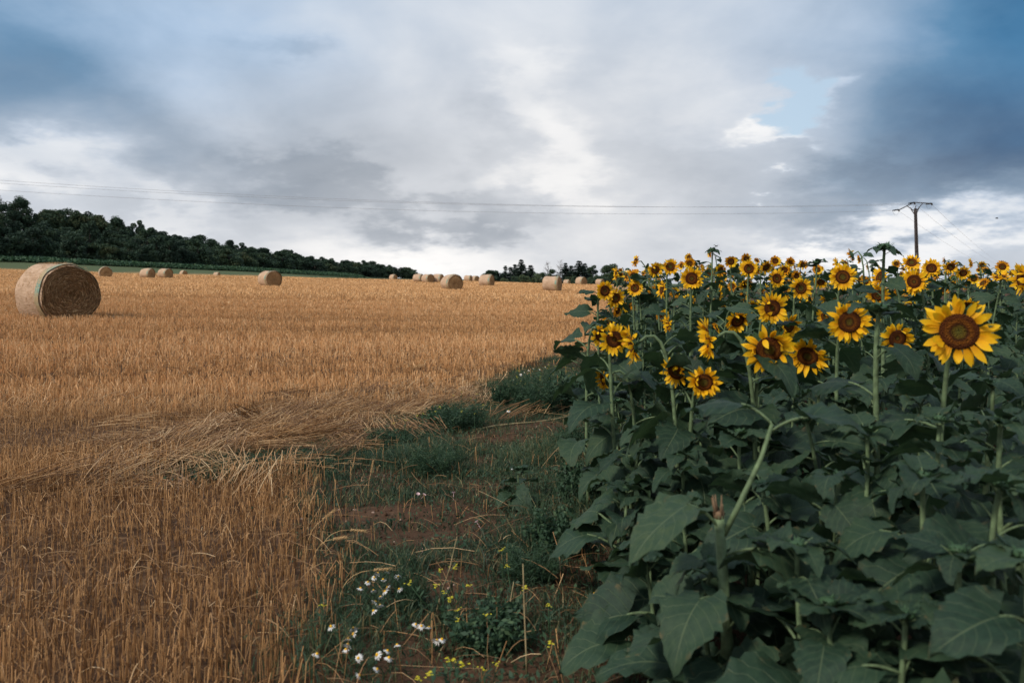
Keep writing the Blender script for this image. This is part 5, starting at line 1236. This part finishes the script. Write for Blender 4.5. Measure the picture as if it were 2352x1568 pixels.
# snapped plant at the near corner
x_, y_ = at(1628, 0, 2.35); z_ = EYE - (1150 - HY) / F * 2.35
t_ = thing('sunflower', 'snapped sunflower stalk with torn brown top and hanging leaves at the near field corner', 'sunflower', (x_ + 0.03, y_, gz(x_, y_)), 0, 'sunflowers not yet in bloom')
b = MB(); hz = z_ - gz(x_, y_); b.tube([(0.0, 0, -0.05), (0.03, 0.02, hz * 0.5), (0.0, 0, hz - 0.04)], [0.021, 0.018, 0.015], 9); obj('stem', b.mesh('stem', [M['stem']]), t_)
b = MB(); b.tube([(0, 0, hz - 0.05), (0, 0, hz - 0.03)], [0.0155, 0.016], 8)
for k in range(9):
    a = k * 0.7 + rs.normal(0, 0.2); r_ = 0.011; b.tube([(math.cos(a) * r_, math.sin(a) * r_, hz - 0.04), (math.cos(a) * r_ * 1.5 - 0.004, math.sin(a) * r_ * 1.5, hz - 0.03 + rs.uniform(0.01, 0.05))], [0.005, 0.0015], 4)
obj('torn_top', b.mesh('torn_top', [M['torn']]), t_)
b = MB(); b.tube([(0.015, 0, hz - 0.10), (0.06, 0.0, hz - 0.01), (0.13, 0.02, hz + 0.12), (0.17, 0.04, hz + 0.22)], [0.009, 0.0085, 0.0075, 0.006], 7); obj('side_branch', b.mesh('side_branch', [M['stem']]), t_)
for k, (p, az_, sz, q, ry) in enumerate((((0.17, 0.04, hz + 0.20), -0.5, 0.22, 0, 0.0), ((0.17, 0.04, hz + 0.22), 2.6, 0.22, 4, -0.1), ((0.0, 0, hz - 0.08), 3.6, 0.25, 5, -0.2), ((0.02, 0, hz - 0.16), -0.7, 0.25, 3, 0.15), ((0.02, 0, hz - 0.3), 3.9, 0.23, 3, 0.1), ((0.02, 0, hz - 0.38), 0.4, 0.25, 1, 0.1), ((0.02, 0, hz - 0.5), 4.4, 0.25, 5, 0.0))):
    obj('leaf', LEAF[q + 3], t_, p, (0, ry, az_), sz)
# rows of sunflowers filling the field behind
cnt = 0; tries = 0
while cnt < 180 and tries < 6000:
    tries += 1
    y_ = float(3.6 + 26 * rs.random() ** 1.7); x_ = float(rs.uniform(field_edge(y_) + 0.05, 0.72 * y_))
    if any((x_ - a) ** 2 + (y_ - b_) ** 2 < (0.30 if y_ < 9 else 0.36) ** 2 for a, b_ in placed): continue
    top_y = np.interp(y_, [3.6, 4.5, 6, 8, 10, 14, 30], [985, 905, 825, 745, 680, 626, 612]) + rs.uniform(-4, 22)
    top_y = clear_of_blooms(CX + F * x_ / y_, top_y, y_)
    z_ = EYE - (top_y - HY) / F * y_
    placed.append((x_, y_)); cnt += 1
    if top_y < 760 and (y_ > 7.5 or rs.random() < 0.3) and rs.random() < 0.88:
        azd = float(rs.normal(4, 62)); pit = float(rs.normal(-8, 20)); build_sunflower(auto_label(azd, pit, x_, y_, z_), 'sunflowers in bloom', (x_, y_, z_), face_dir(azd, pit, x_, y_), rs.uniform(0.125, 0.205), False, 8, 0.22)
    else: build_sunflower('leafy flowerless sunflower in the rows, ' + where_words(x_, y_, z_), 'leafy sunflower plants without flowers', (x_, y_, z_), Vector((rs.normal(0, 0.2), rs.normal(0, 0.2), 1)), 0.08, False, 10, 0.23, 'none')
# low weeds between the sunflower stems
x = rgv.uniform(0.6, 18, 60000); y = rgv.uniform(3.5, 26, 60000); k = (x > field_edge(y) + 0.1) & (x < 0.74 * y); x, y = x[k], y[k]; n = len(x)
V, Fq = leaf_quads(np.stack([x, y, ground_z(x, y) + rgv.uniform(0.0, 0.30, n) * fnoise(x, y) * 1.6], -1), 0.13, rgv, 0.0)
tag(obj('crop_weeds', npmesh('crop_weeds', V, Fq, [M['weed']], {'rnd': np.repeat(np.clip(rgv.normal(0.35, 0.2, n), 0, 1), 4)})), 'low dark weeds between the sunflower stems', 'weeds', None, 'stuff')
# two birds far off over the field
for px, py, D in ((1645, 566, 60), (2290, 502, 90)):
    x_, y_ = at(px, 0, D); b = MB(); b.tube([(-0.16, 0, 0), (0, 0, 0.02), (0.14, 0, 0.03), (0.2, 0, 0.02)], [0.01, 0.045, 0.035, 0.008], 6)
    for s_ in (-1, 1): b.add([(0.06, 0.02 * s_, 0.04), (-0.06, 0.02 * s_, 0.035), (-0.05, 0.2 * s_, 0.12), (0.02, 0.3 * s_, 0.08), (0.06, 0.18 * s_, 0.12)], [(0, 1, 2, 4), (4, 2, 3)])
    tag(obj('bird', b.mesh('bird', [M['bird']]), None, (x_, y_, EYE - (py - HY) / F * D), (0, 0, px)), 'tiny dark bird flying low over the sunflowers' if px < 2000 else 'tiny dark bird flying in the sky beyond the power pole', 'bird')
